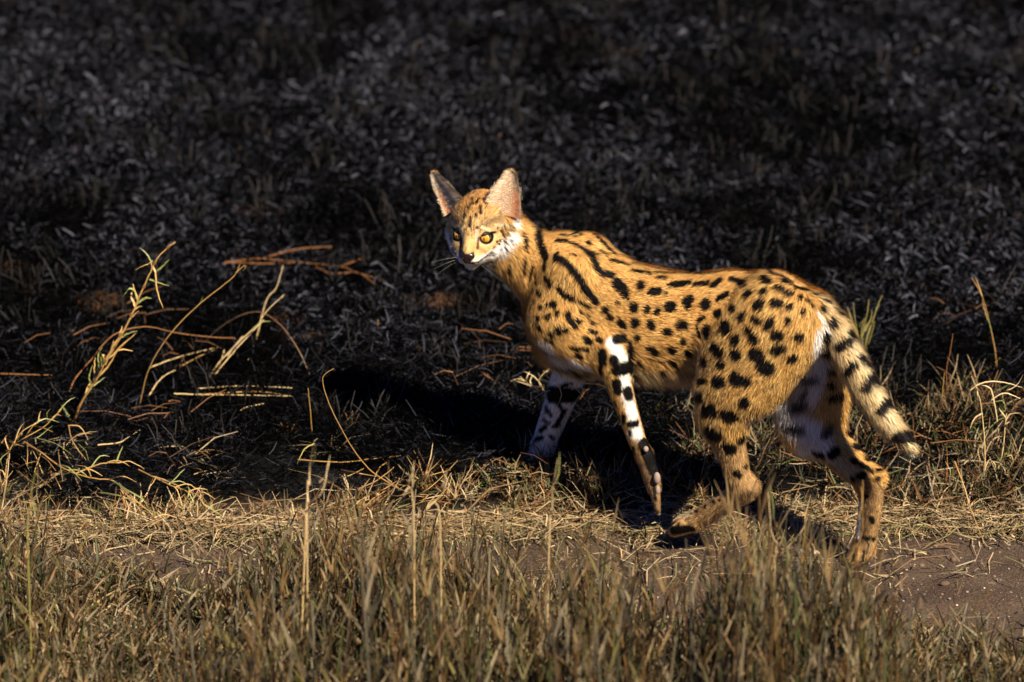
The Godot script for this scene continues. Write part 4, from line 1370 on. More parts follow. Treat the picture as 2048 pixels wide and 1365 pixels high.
	mark("k", -259, 395, 33, -259, 395, 33, 4.1)
	mark("k", -266, 381, 26, -257, 378, 31, 2.8)
	mark("k", -189, 409, 53, -176, 408, 64, 2.6)
	mark("k", -197, 395, 59, -186, 391, 69, 4.1)
	mark("k", -222, 374, 52, -209, 374, 58, 2.3)
	mark("k", -204, 377, 61, -191, 377, 69, 2.0)
	mark("k", -212, 362, 56, -203, 359, 61, 3.1)
	mark("k", -172, 400, 76, -168, 399, 79, 3.3)
	mark("k", -165, 377, 89, -165, 371, 89, 5.9)
	mark("k", -161, 450, 53, -158, 449, 55, 5.1)
	mark("k", -152, 439, 62, -147, 436, 65, 3.8)
	mark("k", -133, 433, 76, -125, 429, 82, 4.9)
	mark("k", -108, 465, 84, -108, 465, 84, 7.1)
	mark("k", -96, 501, 61, -96, 498, 65, 5.9)
	mark("k", -76, 495, 81, -64, 497, 87, 5.6)
	mark("k", -51, 497, 96, -49, 497, 98, 1.8)
	mark("k", -84, 467, 97, -84, 466, 97, 4.9)
	mark("k", -67, 466, 108, -65, 468, 108, 4.3)
	mark("k", -45, 478, 115, -40, 479, 117, 7.1)
	mark("k", -16, 493, 127, -6, 499, 130, 5.1)
	mark("k", -6, 499, 130, -11, 487, 134, 5.1)
	mark("k", 19, 497, 153, 22, 497, 157, 6.4)
	mark("k", 45, 515, 168, 57, 524, 176, 4.6)
	mark("k", -106, 439, 94, -106, 439, 94, 6.9)
	mark("k", -77, 442, 109, -76, 441, 110, 6.4)
	mark("k", -50, 433, 125, -44, 434, 129, 5.1)
	mark("k", -25, 451, 138, -17, 453, 142, 6.1)
	mark("k", -101, 412, 98, -101, 412, 98, 4.6)
	mark("k", -138, 466, 62, -136, 464, 65, 2.0)
	mark("k", -123, 486, 59, -118, 477, 70, 2.0)
	mark("k", 7, 468, 158, 16, 476, 164, 3.3)
	mark("k", 37, 491, 182, 44, 494, 189, 4.1)
	mark("k", 23, 457, 182, 23, 457, 182, 7.7)
	mark("k", 5, 454, 161, 8, 448, 166, 2.6)
	mark("k", 8, 448, 166, 11, 442, 171, 2.6)
	mark("k", -19, 420, 141, -18, 422, 142, 4.3)
	mark("k", -77, 392, 106, -68, 388, 109, 5.9)
	mark("k", -39, 398, 126, -39, 398, 126, 6.4)
	mark("k", -117, 394, 86, -113, 382, 87, 3.1)
	mark("k", -96, 355, 84, -90, 347, 83, 2.8)
	mark("k", -38, 371, 118, -31, 364, 119, 3.8)
	mark("k", -55, 347, 98, -47, 338, 95, 3.1)
	mark("k", -9, 398, 142, -9, 398, 142, 5.9)
	mark("k", 19, 497, 154, 19, 497, 154, 8.3)
	mark("k", 33, 528, 138, 45, 536, 136, 4.6)
	mark("k", 42, 513, 167, 49, 518, 170, 4.6)
	mark("k", 49, 518, 170, 56, 524, 174, 4.6)
	mark("k", 37, 490, 182, 43, 493, 187, 4.8)
	mark("k", 67, 511, 206, 67, 511, 206, 6.2)
	mark("k", 84, 504, 225, 84, 502, 226, 5.9)
	mark("k", 91, 540, 211, 99, 545, 215, 4.3)
	mark("k", 106, 505, 242, 112, 504, 246, 5.4)
	mark("k", 108, 526, 235, 117, 533, 238, 6.2)
	mark("k", 119, 552, 228, 124, 554, 230, 4.3)
	mark("k", 121, 570, 213, 132, 568, 223, 4.0)
	mark("k", 140, 538, 248, 148, 538, 251, 6.2)
	mark("k", 143, 562, 235, 153, 560, 241, 3.2)
	mark("k", 155, 571, 230, 163, 569, 233, 3.2)
	mark("k", 163, 569, 233, 171, 567, 234, 3.2)
	mark("k", 161, 554, 247, 168, 553, 249, 3.2)
	mark("k", 164, 534, 258, 167, 534, 259, 3.8)
	mark("k", 127, 497, 256, 135, 507, 258, 5.4)
	mark("k", 163, 510, 266, 164, 512, 266, 4.6)
	mark("k", 184, 548, 253, 184, 548, 253, 3.5)
	mark("k", 177, 562, 240, 187, 559, 237, 3.0)
	mark("k", 187, 559, 237, 198, 552, 226, 3.0)
	mark("k", 205, 547, 228, 216, 542, 223, 2.2)
	mark("k", 197, 542, 253, 197, 542, 253, 3.0)
	mark("k", 189, 526, 264, 190, 525, 264, 3.2)
	mark("k", 224, 540, 215, 224, 540, 215, 3.2)
	mark("k", 205, 533, 255, 208, 532, 254, 2.2)
	mark("k", 223, 523, 244, 223, 523, 244, 5.4)
	mark("k", 226, 533, 228, 235, 529, 225, 2.4)
	mark("k", 241, 525, 212, 247, 519, 222, 1.9)
	mark("k", 21, 456, 181, 21, 456, 181, 8.3)
	mark("k", 55, 477, 211, 55, 477, 211, 10.5)
	mark("k", 94, 483, 241, 95, 483, 241, 5.9)
	mark("k", 70, 460, 230, 74, 463, 232, 6.5)
	mark("k", 103, 470, 248, 103, 470, 249, 7.3)
	mark("k", 142, 482, 265, 148, 484, 267, 6.7)
	mark("k", 182, 482, 274, 182, 482, 274, 6.5)
	mark("k", 38, 435, 207, 45, 431, 214, 8.1)
	mark("k", 74, 436, 238, 75, 436, 238, 8.3)
	mark("k", 106, 442, 255, 113, 443, 258, 8.9)
	mark("k", 144, 457, 268, 151, 459, 270, 7.3)
	mark("k", 169, 440, 272, 176, 444, 273, 5.4)
	mark("k", 20, 404, 192, 20, 404, 192, 8.1)
	mark("k", 48, 409, 223, 48, 409, 223, 6.7)
	mark("k", 123, 423, 264, 129, 421, 266, 10.2)
	mark("k", 125, 411, 265, 125, 411, 265, 4.0)
	mark("k", 40, 377, 225, 49, 381, 231, 7.5)
	mark("k", 74, 392, 246, 74, 392, 246, 10.2)
	mark("k", 91, 390, 254, 92, 390, 255, 8.1)
	mark("k", 13, 367, 196, 22, 374, 208, 4.8)
	mark("k", 13, 341, 202, 15, 341, 204, 5.4)
	mark("k", 133, 576, 204, 143, 576, 212, 2.2)
	mark("k", 143, 576, 212, 153, 575, 217, 2.2)
	mark("k", 153, 575, 217, 163, 572, 223, 2.2)
	mark("k", 163, 572, 223, 174, 568, 224, 2.2)
	mark("k", 155, 560, 160, 168, 557, 162, 1.9)
	mark("k", 168, 557, 162, 181, 549, 157, 1.9)
	mark("k", 181, 549, 157, 194, 540, 153, 1.9)
	mark("k", 194, 540, 153, 205, 534, 155, 1.9)
	mark("k", 205, 534, 155, 214, 540, 188, 1.9)
	mark("k", 177, 555, 170, 188, 544, 155, 1.3)
	mark("k", 188, 544, 155, 198, 538, 154, 1.3)
	mark("k", 198, 538, 154, 208, 531, 153, 1.3)
	mark("k", 241, 504, 252, 243, 499, 254, 5.4)
	mark("k", 249, 516, 231, 257, 510, 239, 3.0)
	mark("k", 257, 510, 239, 266, 501, 237, 3.0)
	mark("k", 271, 485, 252, 277, 477, 253, 4.3)
	mark("k", 277, 477, 253, 284, 468, 252, 4.3)
	mark("k", 253, 462, 269, 261, 467, 269, 5.9)
	mark("k", 261, 467, 269, 269, 471, 265, 5.9)
	mark("k", 270, 420, 284, 278, 431, 285, 6.2)
	mark("k", 290, 445, 273, 297, 437, 274, 4.6)
	mark("k", 297, 437, 274, 305, 428, 273, 4.6)
	mark("k", 302, 396, 301, 307, 404, 296, 6.2)
	mark("k", 307, 404, 296, 312, 411, 286, 6.2)
	mark("k", 312, 411, 286, 320, 400, 288, 6.2)
	mark("k", 308, 425, 272, 314, 414, 270, 2.4)
	mark("k", 314, 414, 270, 319, 405, 274, 2.4)
	mark("k", 319, 405, 274, 324, 396, 278, 2.4)
	mark("k", 324, 396, 278, 329, 387, 282, 2.4)
	mark("k", 328, 360, 319, 336, 367, 311, 7.0)
	mark("k", 336, 367, 311, 341, 367, 295, 7.0)
	mark("k", 341, 367, 295, 346, 360, 298, 7.0)
	mark("k", 346, 360, 298, 351, 353, 302, 7.0)
	mark("k", 332, 383, 284, 338, 373, 288, 2.7)
	mark("k", 338, 373, 288, 344, 364, 296, 2.7)
	mark("k", 344, 364, 296, 350, 355, 301, 2.7)
	mark("k", 350, 355, 301, 356, 346, 309, 2.7)
	mark("k", 356, 346, 309, 363, 337, 314, 2.7)
	mark("k", 355, 315, 340, 363, 317, 341, 7.5)
	mark("k", 363, 317, 341, 371, 318, 339, 7.5)
	mark("k", 371, 318, 339, 382, 309, 335, 7.5)
	mark("k", 232, 481, 257, 233, 472, 257, 4.0)
	mark("k", 233, 472, 257, 234, 464, 256, 4.0)
	mark("k", 238, 423, 200, 239, 444, 250, 6.7)
	mark("k", 245, 387, 198, 254, 388, 198, 3.2)
	mark("k", 249, 359, 193, 249, 359, 193, 5.4)
	mark("k", 250, 332, 188, 258, 334, 188, 5.4)
	mark("k", 258, 334, 188, 266, 334, 186, 5.4)
	mark("k", 281, 256, 158, 285, 250, 164, 4.8)
	mark("k", 285, 250, 164, 289, 244, 167, 4.8)
	mark("k", 295, 234, 187, 304, 226, 176, 5.4)
	mark("k", -28, 70, 151, -34, 64, 151, 1.1)  # thin dark lines painted between the toes of the near hind paw
	mark("k", -34, 64, 151, -38, 51, 134, 1.1)
	mark("k", -22, 69, 162, -29, 62, 159, 1.1)
	mark("k", -29, 62, 159, -35, 54, 154, 1.1)
	mark("k", 301, 42, 226, 297, 34, 227, 1.3)  # the same dark lines between the toes of the far hind paw
	mark("k", 297, 34, 227, 294, 24, 227, 1.3)
	mark("k", 314, 44, 229, 313, 34, 232, 1.3)
	mark("k", 313, 34, 232, 312, 23, 231, 1.3)
	mark("k", 23, 317, 217, 33, 323, 226, 9.3)
	mark("k", 58, 318, 239, 66, 319, 241, 9.6)
	mark("k", 88, 349, 254, 91, 352, 255, 7.1)
	mark("k", 6, 331, 189, 14, 339, 203, 5.9)
	mark("k", 29, 275, 219, 40, 275, 227, 9.3)
	mark("k", 61, 255, 229, 66, 245, 227, 7.9)
	mark("k", 86, 265, 227, 87, 267, 227, 7.1)
	mark("k", 48, 207, 204, 52, 197, 204, 4.2)
	mark("k", 76, 199, 226, 82, 194, 227, 4.2)
	mark("k", 93, 210, 221, 95, 209, 220, 3.1)
	mark("k", 103, 195, 205, 104, 195, 205, 3.7)
	mark("k", 64, 164, 203, 64, 164, 203, 3.7)
	mark("k", 46, 137, 187, 46, 137, 188, 2.0)
	mark("k", 38, 126, 189, 41, 126, 193, 1.7)
	mark("k", 24, 111, 180, 25, 112, 181, 2.0)
	mark("k", 17, 105, 160, 18, 105, 160, 1.1)
	mark("k", 8, 97, 165, 11, 98, 171, 1.4)
	mark("k", 21, 109, 163, 21, 109, 161, 1.4)
	mark("k", 35, 123, 171, 35, 123, 171, 1.4)
	mark("k", 50, 133, 201, 50, 133, 202, 1.4)
	mark("k", 0, 90, 162, 0, 90, 162, 1.4)
	mark("k", 226, 212, 169, 236, 212, 176, 5.6)
	mark("k", 252, 218, 189, 260, 227, 192, 6.2)
	mark("k", 289, 215, 205, 294, 212, 207, 3.4)
	mark("k", 281, 255, 170, 289, 245, 167, 5.6)
	mark("k", 294, 234, 190, 303, 228, 178, 4.2)
	mark("k", 301, 190, 221, 307, 192, 223, 4.8)
	mark("k", 289, 181, 212, 291, 179, 213, 3.7)
	mark("k", 316, 214, 198, 320, 212, 195, 4.2)
	mark("k", 304, 209, 210, 314, 204, 217, 2.8)
	mark("k", 314, 204, 217, 323, 200, 224, 2.8)
	mark("k", 333, 188, 232, 333, 188, 232, 3.4)
	mark("k", 334, 202, 225, 340, 203, 223, 2.3)
	mark("k", 310, 158, 225, 313, 152, 226, 2.8)
	mark("k", 309, 126, 221, 310, 112, 223, 2.0)
	mark("k", 325, 111, 230, 328, 102, 229, 2.8)
	mark("k", 302, 61, 219, 302, 61, 220, 2.3)
	mark("k", 315, 70, 227, 324, 69, 227, 2.3)
	mark("k", 324, 69, 227, 333, 65, 222, 2.3)
	mark("k", -166, 378, 88, -165, 370, 89, 6.5)
	mark("k", -165, 370, 89, -165, 361, 88, 6.5)
	mark("k", -168, 350, 85, -168, 335, 78, 3.0)
	mark("k", -145, 368, 95, -143, 363, 95, 5.9)
	mark("k", -136, 347, 94, -126, 349, 91, 8.9)
	mark("k", -126, 349, 91, -117, 350, 85, 8.9)
	mark("k", -116, 398, 87, -114, 383, 87, 3.3)
	mark("k", -114, 383, 87, -113, 368, 85, 3.3)
	mark("k", -113, 368, 85, -112, 351, 82, 3.3)
	mark("k", -112, 351, 82, -110, 334, 75, 3.3)
	mark("k", -139, 403, 83, -127, 406, 82, 5.9)
	mark("k", -139, 321, 91, -138, 313, 91, 5.9)
	mark("k", -138, 313, 91, -137, 305, 91, 5.9)
	mark("k", -118, 304, 90, -115, 295, 90, 6.5)
	mark("k", -125, 257, 92, -125, 249, 92, 2.7)
	mark("k", -125, 249, 92, -125, 241, 90, 2.7)
	mark("k", -133, 250, 81, -131, 243, 80, 2.1)
	mark("k", -114, 240, 96, -101, 242, 94, 4.1)
	mark("k", -114, 227, 95, -113, 220, 96, 1.8)
	mark("k", -106, 195, 97, -105, 180, 90, 1.8)
	mark("k", -85, 201, 98, -80, 190, 103, 9.5)
	mark("k", -80, 190, 103, -75, 180, 107, 9.5)
	mark("k", -75, 180, 107, -70, 167, 107, 9.5)
	mark("k", -70, 167, 107, -65, 155, 109, 9.5)
	mark("k", -68, 124, 119, -67, 113, 124, 1.2)  # dark line painted between the toes of the lifted forepaw
	mark("k", -67, 113, 124, -65, 102, 127, 1.2)
	mark("k", -141, 280, 84, -139, 273, 84, 1.5)
	mark("k", -250, 306, -45, -241, 300, -44, 3.0)
	mark("k", -238, 301, -40, -226, 303, -31, 4.4)
	mark("k", -226, 303, -31, -214, 305, -22, 4.4)
	mark("k", -208, 291, -33, -199, 295, -26, 5.3)
	mark("k", -199, 295, -26, -190, 301, -17, 5.3)
	mark("k", -256, 202, -150, -244, 206, -140, 11.8)
	mark("k", -244, 206, -140, -232, 207, -136, 11.8)
	mark("k", -232, 207, -136, -221, 207, -136, 11.8)
	mark("k", -221, 207, -136, -209, 204, -143, 11.8)
	mark("k", -265, 174, -157, -263, 168, -153, 3.0)
	mark("k", -245, 141, -147, -240, 152, -146, 3.0)
	mark("k", -240, 152, -146, -235, 162, -144, 3.0)
	mark("k", -235, 162, -144, -230, 173, -142, 3.0)
	mark("k", -257, 167, -148, -256, 161, -147, 2.1)
	mark("k", -285, 104, -164, -273, 112, -154, 3.0)
	mark("k", -283, 118, -178, -284, 116, -177, 2.1)
	mark("k", -251, 138, -147, -239, 140, -149, 2.1)
	mark("k", -294, 88, -179, -296, 83, -176, 1.8)
	mark("k", -242, 187, -140, -238, 180, -140, 2.4)
	mark("k", -238, 180, -140, -233, 173, -142, 2.4)
	mark("k", -268, 148, -154, -260, 144, -149, 2.1)
	mark("k", -276, 124, -158, -266, 136, -152, 2.7)
	mark("k", -233, 228, -134, -226, 230, -132, 2.1)
	mark("k", -226, 230, -132, -218, 231, -131, 2.1)
	mark("k", -257, 117, -151, -251, 110, -154, 1.8)
	mark("k", -405, 607, -111, -404, 606, -105, 1.3)
	mark("k", -405, 602, -96, -404, 602, -96, 2.3)
	mark("k", -398, 602, -93, -391, 608, -109, 1.2)
	mark("k", -411, 597, -92, -411, 597, -91, 1.5)
	mark("k", -417, 586, -87, -416, 584, -85, 1.1)
	mark("k", -397, 588, -81, -396, 584, -79, 1.0)
	mark("k", -400, 605, -150, -400, 605, -150, 1.0)
	mark("k", -407, 582, -80, -408, 574, -76, 0.6)
	mark("k", -408, 574, -76, -409, 567, -71, 0.6)
	mark("k", -419, 580, -85, -420, 573, -82, 0.6)
	mark("k", -420, 573, -82, -421, 567, -78, 0.6)
	mark("k", -394, 565, -70, -394, 565, -71, 1.1)
	mark("k", -420, 598, -132, -420, 598, -132, 1.2)
	mark("k", -383, 606, -109, -379, 602, -102, 2.8)
	mark("k", -390, 599, -89, -388, 589, -82, 1.3)
	mark("k", -357, 557, -91, -357, 557, -91, 0.8)
	mark("k", -345, 555, -101, -344, 555, -101, 0.8)
	mark("k", -350, 549, -95, -350, 549, -95, 1.4)
	mark("k", -344, 543, -95, -344, 543, -95, 2.0)
	mark("k", -333, 549, -101, -333, 549, -101, 1.7)
	mark("k", -331, 555, -106, -331, 555, -106, 1.3)
	mark("k", -352, 533, -89, -352, 533, -89, 1.1)
	mark("k", -342, 530, -90, -341, 530, -90, 2.1)
	mark("k", -330, 531, -90, -330, 531, -90, 1.7)
	mark("k", -354, 527, -86, -354, 527, -87, 1.1)
	mark("k", -364, 523, -79, -363, 523, -79, 0.8)
	mark("k", -340, 515, -86, -340, 515, -86, 1.4)
	mark("k", -368, 508, -79, -364, 509, -81, 0.7)
	mark("k", -358, 532, -85, -358, 532, -85, 0.8)
	mark("k", -343, 552, -100, -343, 552, -100, 0.8)
	mark("k", -337, 544, -96, -337, 544, -96, 0.8)
	mark("k", -369, 515, -75, -369, 515, -75, 0.8)
	mark("k", -305, 524, -78, -303, 520, -74, 1.9)
	mark("k", -310, 543, -99, -303, 535, -88, 1.3)
	mark("k", -369, 551, -82, -361, 550, -87, 0.8)
	mark("k", -409, 497, -62, -402, 501, -56, 0.6)
	mark("k", -402, 501, -56, -394, 501, -58, 0.6)
	mark("k", -394, 501, -58, -386, 504, -64, 0.6)
	mark("k", -386, 504, -64, -379, 508, -70, 0.6)
	mark("k", -379, 508, -70, -367, 514, -77, 0.6)
	mark("k", -33, 52, 157, -22, 57, 164, 5.6)
	mark("k", -22, 57, 164, -11, 60, 168, 5.6)
	mark("k", -11, 60, 168, 0, 63, 171, 5.6)

# ---------------------------------------------------------------- single stalks, straws and stones
var straw_m: StandardMaterial3D
const TONES := {
	"straw": [Color(0.50, 0.36, 0.17), Color(0.56, 0.43, 0.24)], "amber": [Color(0.27, 0.15, 0.045), Color(0.40, 0.25, 0.085)], "rust": [Color(0.17, 0.070, 0.022), Color(0.28, 0.13, 0.045)],
	"green": [Color(0.22, 0.20, 0.055), Color(0.34, 0.29, 0.09)], "soot": [Color(0.05, 0.03, 0.02), Color(0.30, 0.17, 0.07)],
}

func stalk(called: String, label: String, category: String, group: String, tone: String, r: float, stems: Array, leaves: Array = []) -> void:
	r *= 0.58
	var at: Vector3 = stems[0][0]
	var simple := stems.size() == 1 and leaves.is_empty()
	var o: Node3D = null
	if not simple:
		o = Node3D.new()
		o.name = numbered(called)
		add_child(o)
	var tones: Array = TONES[tone]
	for pts in stems:
		var local := []
		for p in pts: local.append(p - at)
		var s := Soup.new()
		var path := smooth_path(local, 5, r * 0.28)
		s.stem(path, r, r * 0.45, tones[0] * rng.randf_range(0.85, 1.1), tones[1] * rng.randf_range(0.85, 1.1), 6)
		for k in range(4, path.size() - 1, 5):      # joints of the stalk
			var d: Vector3 = (path[k + 1] - path[k]).normalized()
			s.stem([path[k] - d * r * 1.4, path[k], path[k] + d * r * 1.4], r * 1.25, r * 1.2, tones[0] * 0.6, tones[0] * 0.6, 6)
		if simple: o = made(called, s.mesh(), straw_m)
		else: made("stem", s.mesh(), straw_m, o)
	for pts in leaves:
		var local := []
		for p in pts: local.append(p - at)
		var s := Soup.new()
		var path := smooth_path(local, 5, r * 0.3)
		var d: Vector3 = (local[local.size() - 1] - local[0]).normalized()
		var g := rng.randf() < 0.35
		var c: Color = (Color(0.20, 0.22, 0.07) if g else tones[1]) * rng.randf_range(0.8, 1.2)
		s.blade(path, r * rng.randf_range(1.3, 2.1), r * 0.25, d.cross(Vector3(rng.randf_range(-0.5, 0.5), 0.5, 0.9)).normalized(), c * 0.85, c)
		made("leaf", s.mesh(), straw_m, o)
	o.position = at
	tag(o, label, category, group)

func build_stalks() -> void:
	straw_m = paint(0.5, 0.45)
	stalk("grass_stalk", "tall leafy dry grass stalk leaning right on the burnt ground left of the serval", "grass stalk", "", "amber", 0.0042, [[Vector3(-0.858, 0.050, -0.238), Vector3(-0.851, 0.076, -0.238), Vector3(-0.826, 0.125, -0.228), Vector3(-0.796, 0.179, -0.218), Vector3(-0.759, 0.240, -0.208), Vector3(-0.727, 0.305, -0.208), Vector3(-0.703, 0.361, -0.208), Vector3(-0.680, 0.407, -0.208), Vector3(-0.654, 0.435, -0.208)], [Vector3(-0.859, 0.050, -0.220), Vector3(-0.835, 0.111, -0.210), Vector3(-0.801, 0.167, -0.200), Vector3(-0.781, 0.213, -0.190), Vector3(-0.749, 0.265, -0.190)]], [[Vector3(-0.697, 0.370, -0.208), Vector3(-0.690, 0.402, -0.204), Vector3(-0.698, 0.399, -0.200), Vector3(-0.722, 0.389, -0.196)], [Vector3(-0.689, 0.391, -0.208), Vector3(-0.684, 0.376, -0.204), Vector3(-0.682, 0.345, -0.200), Vector3(-0.671, 0.310, -0.196)], [Vector3(-0.682, 0.382, -0.208), Vector3(-0.670, 0.393, -0.204), Vector3(-0.656, 0.409, -0.200)], [Vector3(-0.721, 0.319, -0.208), Vector3(-0.726, 0.342, -0.204), Vector3(-0.736, 0.348, -0.200), Vector3(-0.748, 0.331, -0.196)], [Vector3(-0.723, 0.314, -0.208), Vector3(-0.705, 0.328, -0.204), Vector3(-0.693, 0.329, -0.200)], [Vector3(-0.697, 0.365, -0.208), Vector3(-0.682, 0.360, -0.204), Vector3(-0.658, 0.354, -0.200)], [Vector3(-0.756, 0.244, -0.208), Vector3(-0.740, 0.255, -0.204), Vector3(-0.722, 0.262, -0.200)], [Vector3(-0.770, 0.211, -0.208), Vector3(-0.749, 0.234, -0.204), Vector3(-0.724, 0.257, -0.200)], [Vector3(-0.779, 0.202, -0.208), Vector3(-0.756, 0.222, -0.204), Vector3(-0.732, 0.220, -0.200)], [Vector3(-0.797, 0.174, -0.208), Vector3(-0.800, 0.208, -0.204), Vector3(-0.790, 0.228, -0.200)], [Vector3(-0.816, 0.145, -0.208), Vector3(-0.819, 0.166, -0.204), Vector3(-0.811, 0.191, -0.200)], [Vector3(-0.807, 0.159, -0.208), Vector3(-0.783, 0.185, -0.204), Vector3(-0.760, 0.224, -0.200)], [Vector3(-0.655, 0.434, -0.208), Vector3(-0.646, 0.443, -0.204), Vector3(-0.655, 0.453, -0.200)], [Vector3(-0.741, 0.277, -0.208), Vector3(-0.728, 0.293, -0.204), Vector3(-0.718, 0.303, -0.200)], [Vector3(-0.788, 0.188, -0.208), Vector3(-0.773, 0.227, -0.204), Vector3(-0.768, 0.243, -0.200)], [Vector3(-0.690, 0.386, -0.208), Vector3(-0.698, 0.410, -0.215), Vector3(-0.715, 0.424, -0.223)], [Vector3(-0.855, 0.060, -0.218), Vector3(-0.867, 0.086, -0.219), Vector3(-0.876, 0.101, -0.217)], [Vector3(-0.725, 0.309, -0.208), Vector3(-0.733, 0.328, -0.215), Vector3(-0.731, 0.336, -0.219)], [Vector3(-0.830, 0.120, -0.209), Vector3(-0.815, 0.139, -0.213), Vector3(-0.791, 0.155, -0.226)], [Vector3(-0.829, 0.121, -0.208), Vector3(-0.822, 0.141, -0.215), Vector3(-0.810, 0.155, -0.219)], [Vector3(-0.835, 0.108, -0.231), Vector3(-0.830, 0.123, -0.220), Vector3(-0.827, 0.128, -0.204)], [Vector3(-0.845, 0.085, -0.214), Vector3(-0.839, 0.102, -0.228), Vector3(-0.831, 0.113, -0.247)], [Vector3(-0.811, 0.153, -0.223), Vector3(-0.811, 0.172, -0.236), Vector3(-0.811, 0.187, -0.253)], [Vector3(-0.799, 0.172, -0.199), Vector3(-0.794, 0.190, -0.189), Vector3(-0.787, 0.197, -0.170)], [Vector3(-0.788, 0.198, -0.193), Vector3(-0.789, 0.214, -0.196), Vector3(-0.784, 0.207, -0.202)], [Vector3(-0.793, 0.187, -0.196), Vector3(-0.793, 0.213, -0.182), Vector3(-0.795, 0.220, -0.166)], [Vector3(-0.788, 0.199, -0.193), Vector3(-0.790, 0.213, -0.190), Vector3(-0.795, 0.224, -0.183)], [Vector3(-0.728, 0.301, -0.208), Vector3(-0.718, 0.309, -0.208), Vector3(-0.709, 0.313, -0.195)], [Vector3(-0.767, 0.236, -0.190), Vector3(-0.755, 0.257, -0.202), Vector3(-0.753, 0.267, -0.214)], [Vector3(-0.790, 0.193, -0.195), Vector3(-0.790, 0.205, -0.188), Vector3(-0.786, 0.213, -0.178)], [Vector3(-0.719, 0.324, -0.208), Vector3(-0.726, 0.340, -0.211), Vector3(-0.729, 0.354, -0.213)]])
	stalk("dry_stalk", "thin bent grass stem with a seed tip leaning right beside the leafy stalk", "grass stem", "thin stems on the burnt ground", "amber", 0.0022, [[Vector3(-0.734, 0.050, -0.315), Vector3(-0.731, 0.069, -0.315), Vector3(-0.709, 0.147, -0.305), Vector3(-0.666, 0.220, -0.295), Vector3(-0.607, 0.282, -0.295), Vector3(-0.548, 0.331, -0.295), Vector3(-0.533, 0.349, -0.295), Vector3(-0.518, 0.362, -0.295)]], [[Vector3(-0.538, 0.325, -0.350), Vector3(-0.533, 0.341, -0.346), Vector3(-0.528, 0.349, -0.342)], [Vector3(-0.528, 0.335, -0.350), Vector3(-0.519, 0.341, -0.346), Vector3(-0.525, 0.333, -0.342)], [Vector3(-0.615, 0.242, -0.400), Vector3(-0.610, 0.256, -0.396), Vector3(-0.608, 0.264, -0.392)]])
	stalk("dry_stalk", "long rust coloured grass stem arching over and lying behind the leafy stalk", "grass stem", "thin stems on the burnt ground", "rust", 0.0026, [[Vector3(-0.980, 0.050, -0.317), Vector3(-0.890, 0.060, -0.337), Vector3(-0.864, 0.093, -0.377), Vector3(-0.833, 0.126, -0.397), Vector3(-0.788, 0.171, -0.417), Vector3(-0.727, 0.180, -0.437), Vector3(-0.673, 0.145, -0.497), Vector3(-0.616, 0.129, -0.517), Vector3(-0.556, 0.117, -0.537)]])
	stalk("straw_bundle", "thick pale bundle of straws slanting up on the burnt ground, its top bent right", "straw", "", "straw", 0.0030, [[Vector3(-0.612, 0.050, -0.459), Vector3(-0.593, 0.083, -0.459), Vector3(-0.574, 0.107, -0.459), Vector3(-0.540, 0.143, -0.459), Vector3(-0.507, 0.175, -0.459), Vector3(-0.486, 0.206, -0.459), Vector3(-0.452, 0.240, -0.459)], [Vector3(-0.607, 0.050, -0.449), Vector3(-0.585, 0.086, -0.439), Vector3(-0.548, 0.132, -0.439), Vector3(-0.515, 0.170, -0.439), Vector3(-0.492, 0.194, -0.439)], [Vector3(-0.603, 0.050, -0.498), Vector3(-0.585, 0.082, -0.478), Vector3(-0.575, 0.116, -0.478)], [Vector3(-0.590, 0.050, -0.511), Vector3(-0.563, 0.061, -0.521), Vector3(-0.536, 0.072, -0.531), Vector3(-0.521, 0.077, -0.541)], [Vector3(-0.525, 0.050, -0.663), Vector3(-0.515, 0.095, -0.663), Vector3(-0.498, 0.154, -0.663), Vector3(-0.479, 0.178, -0.663), Vector3(-0.464, 0.227, -0.663)]], [[Vector3(-0.514, 0.182, -0.420), Vector3(-0.496, 0.198, -0.416), Vector3(-0.477, 0.201, -0.412)], [Vector3(-0.565, 0.124, -0.420), Vector3(-0.537, 0.164, -0.416), Vector3(-0.530, 0.168, -0.412)]])
	stalk("lying_straw", "pale straw lying low and pointing left below the slanting straw bundle", "straw", "straws lying on the burnt ground", "straw", 0.0024, [[Vector3(-0.726, 0.075, -0.482), Vector3(-0.691, 0.075, -0.522), Vector3(-0.652, 0.075, -0.557), Vector3(-0.595, 0.075, -0.596)]])
	stalk("lying_straw", "amber straw lying under the pale one left of the straw bundle", "straw", "straws lying on the burnt ground", "amber", 0.0022, [[Vector3(-0.661, 0.075, -0.494), Vector3(-0.628, 0.075, -0.547), Vector3(-0.594, 0.075, -0.590)]])
	stalk("broken_straw", "short pale broken straw with a kink left of the lying straws", "straw", "straws lying on the burnt ground", "straw", 0.0026, [[Vector3(-0.715, 0.075, -0.334), Vector3(-0.704, 0.075, -0.398), Vector3(-0.693, 0.075, -0.437), Vector3(-0.673, 0.075, -0.469)]])
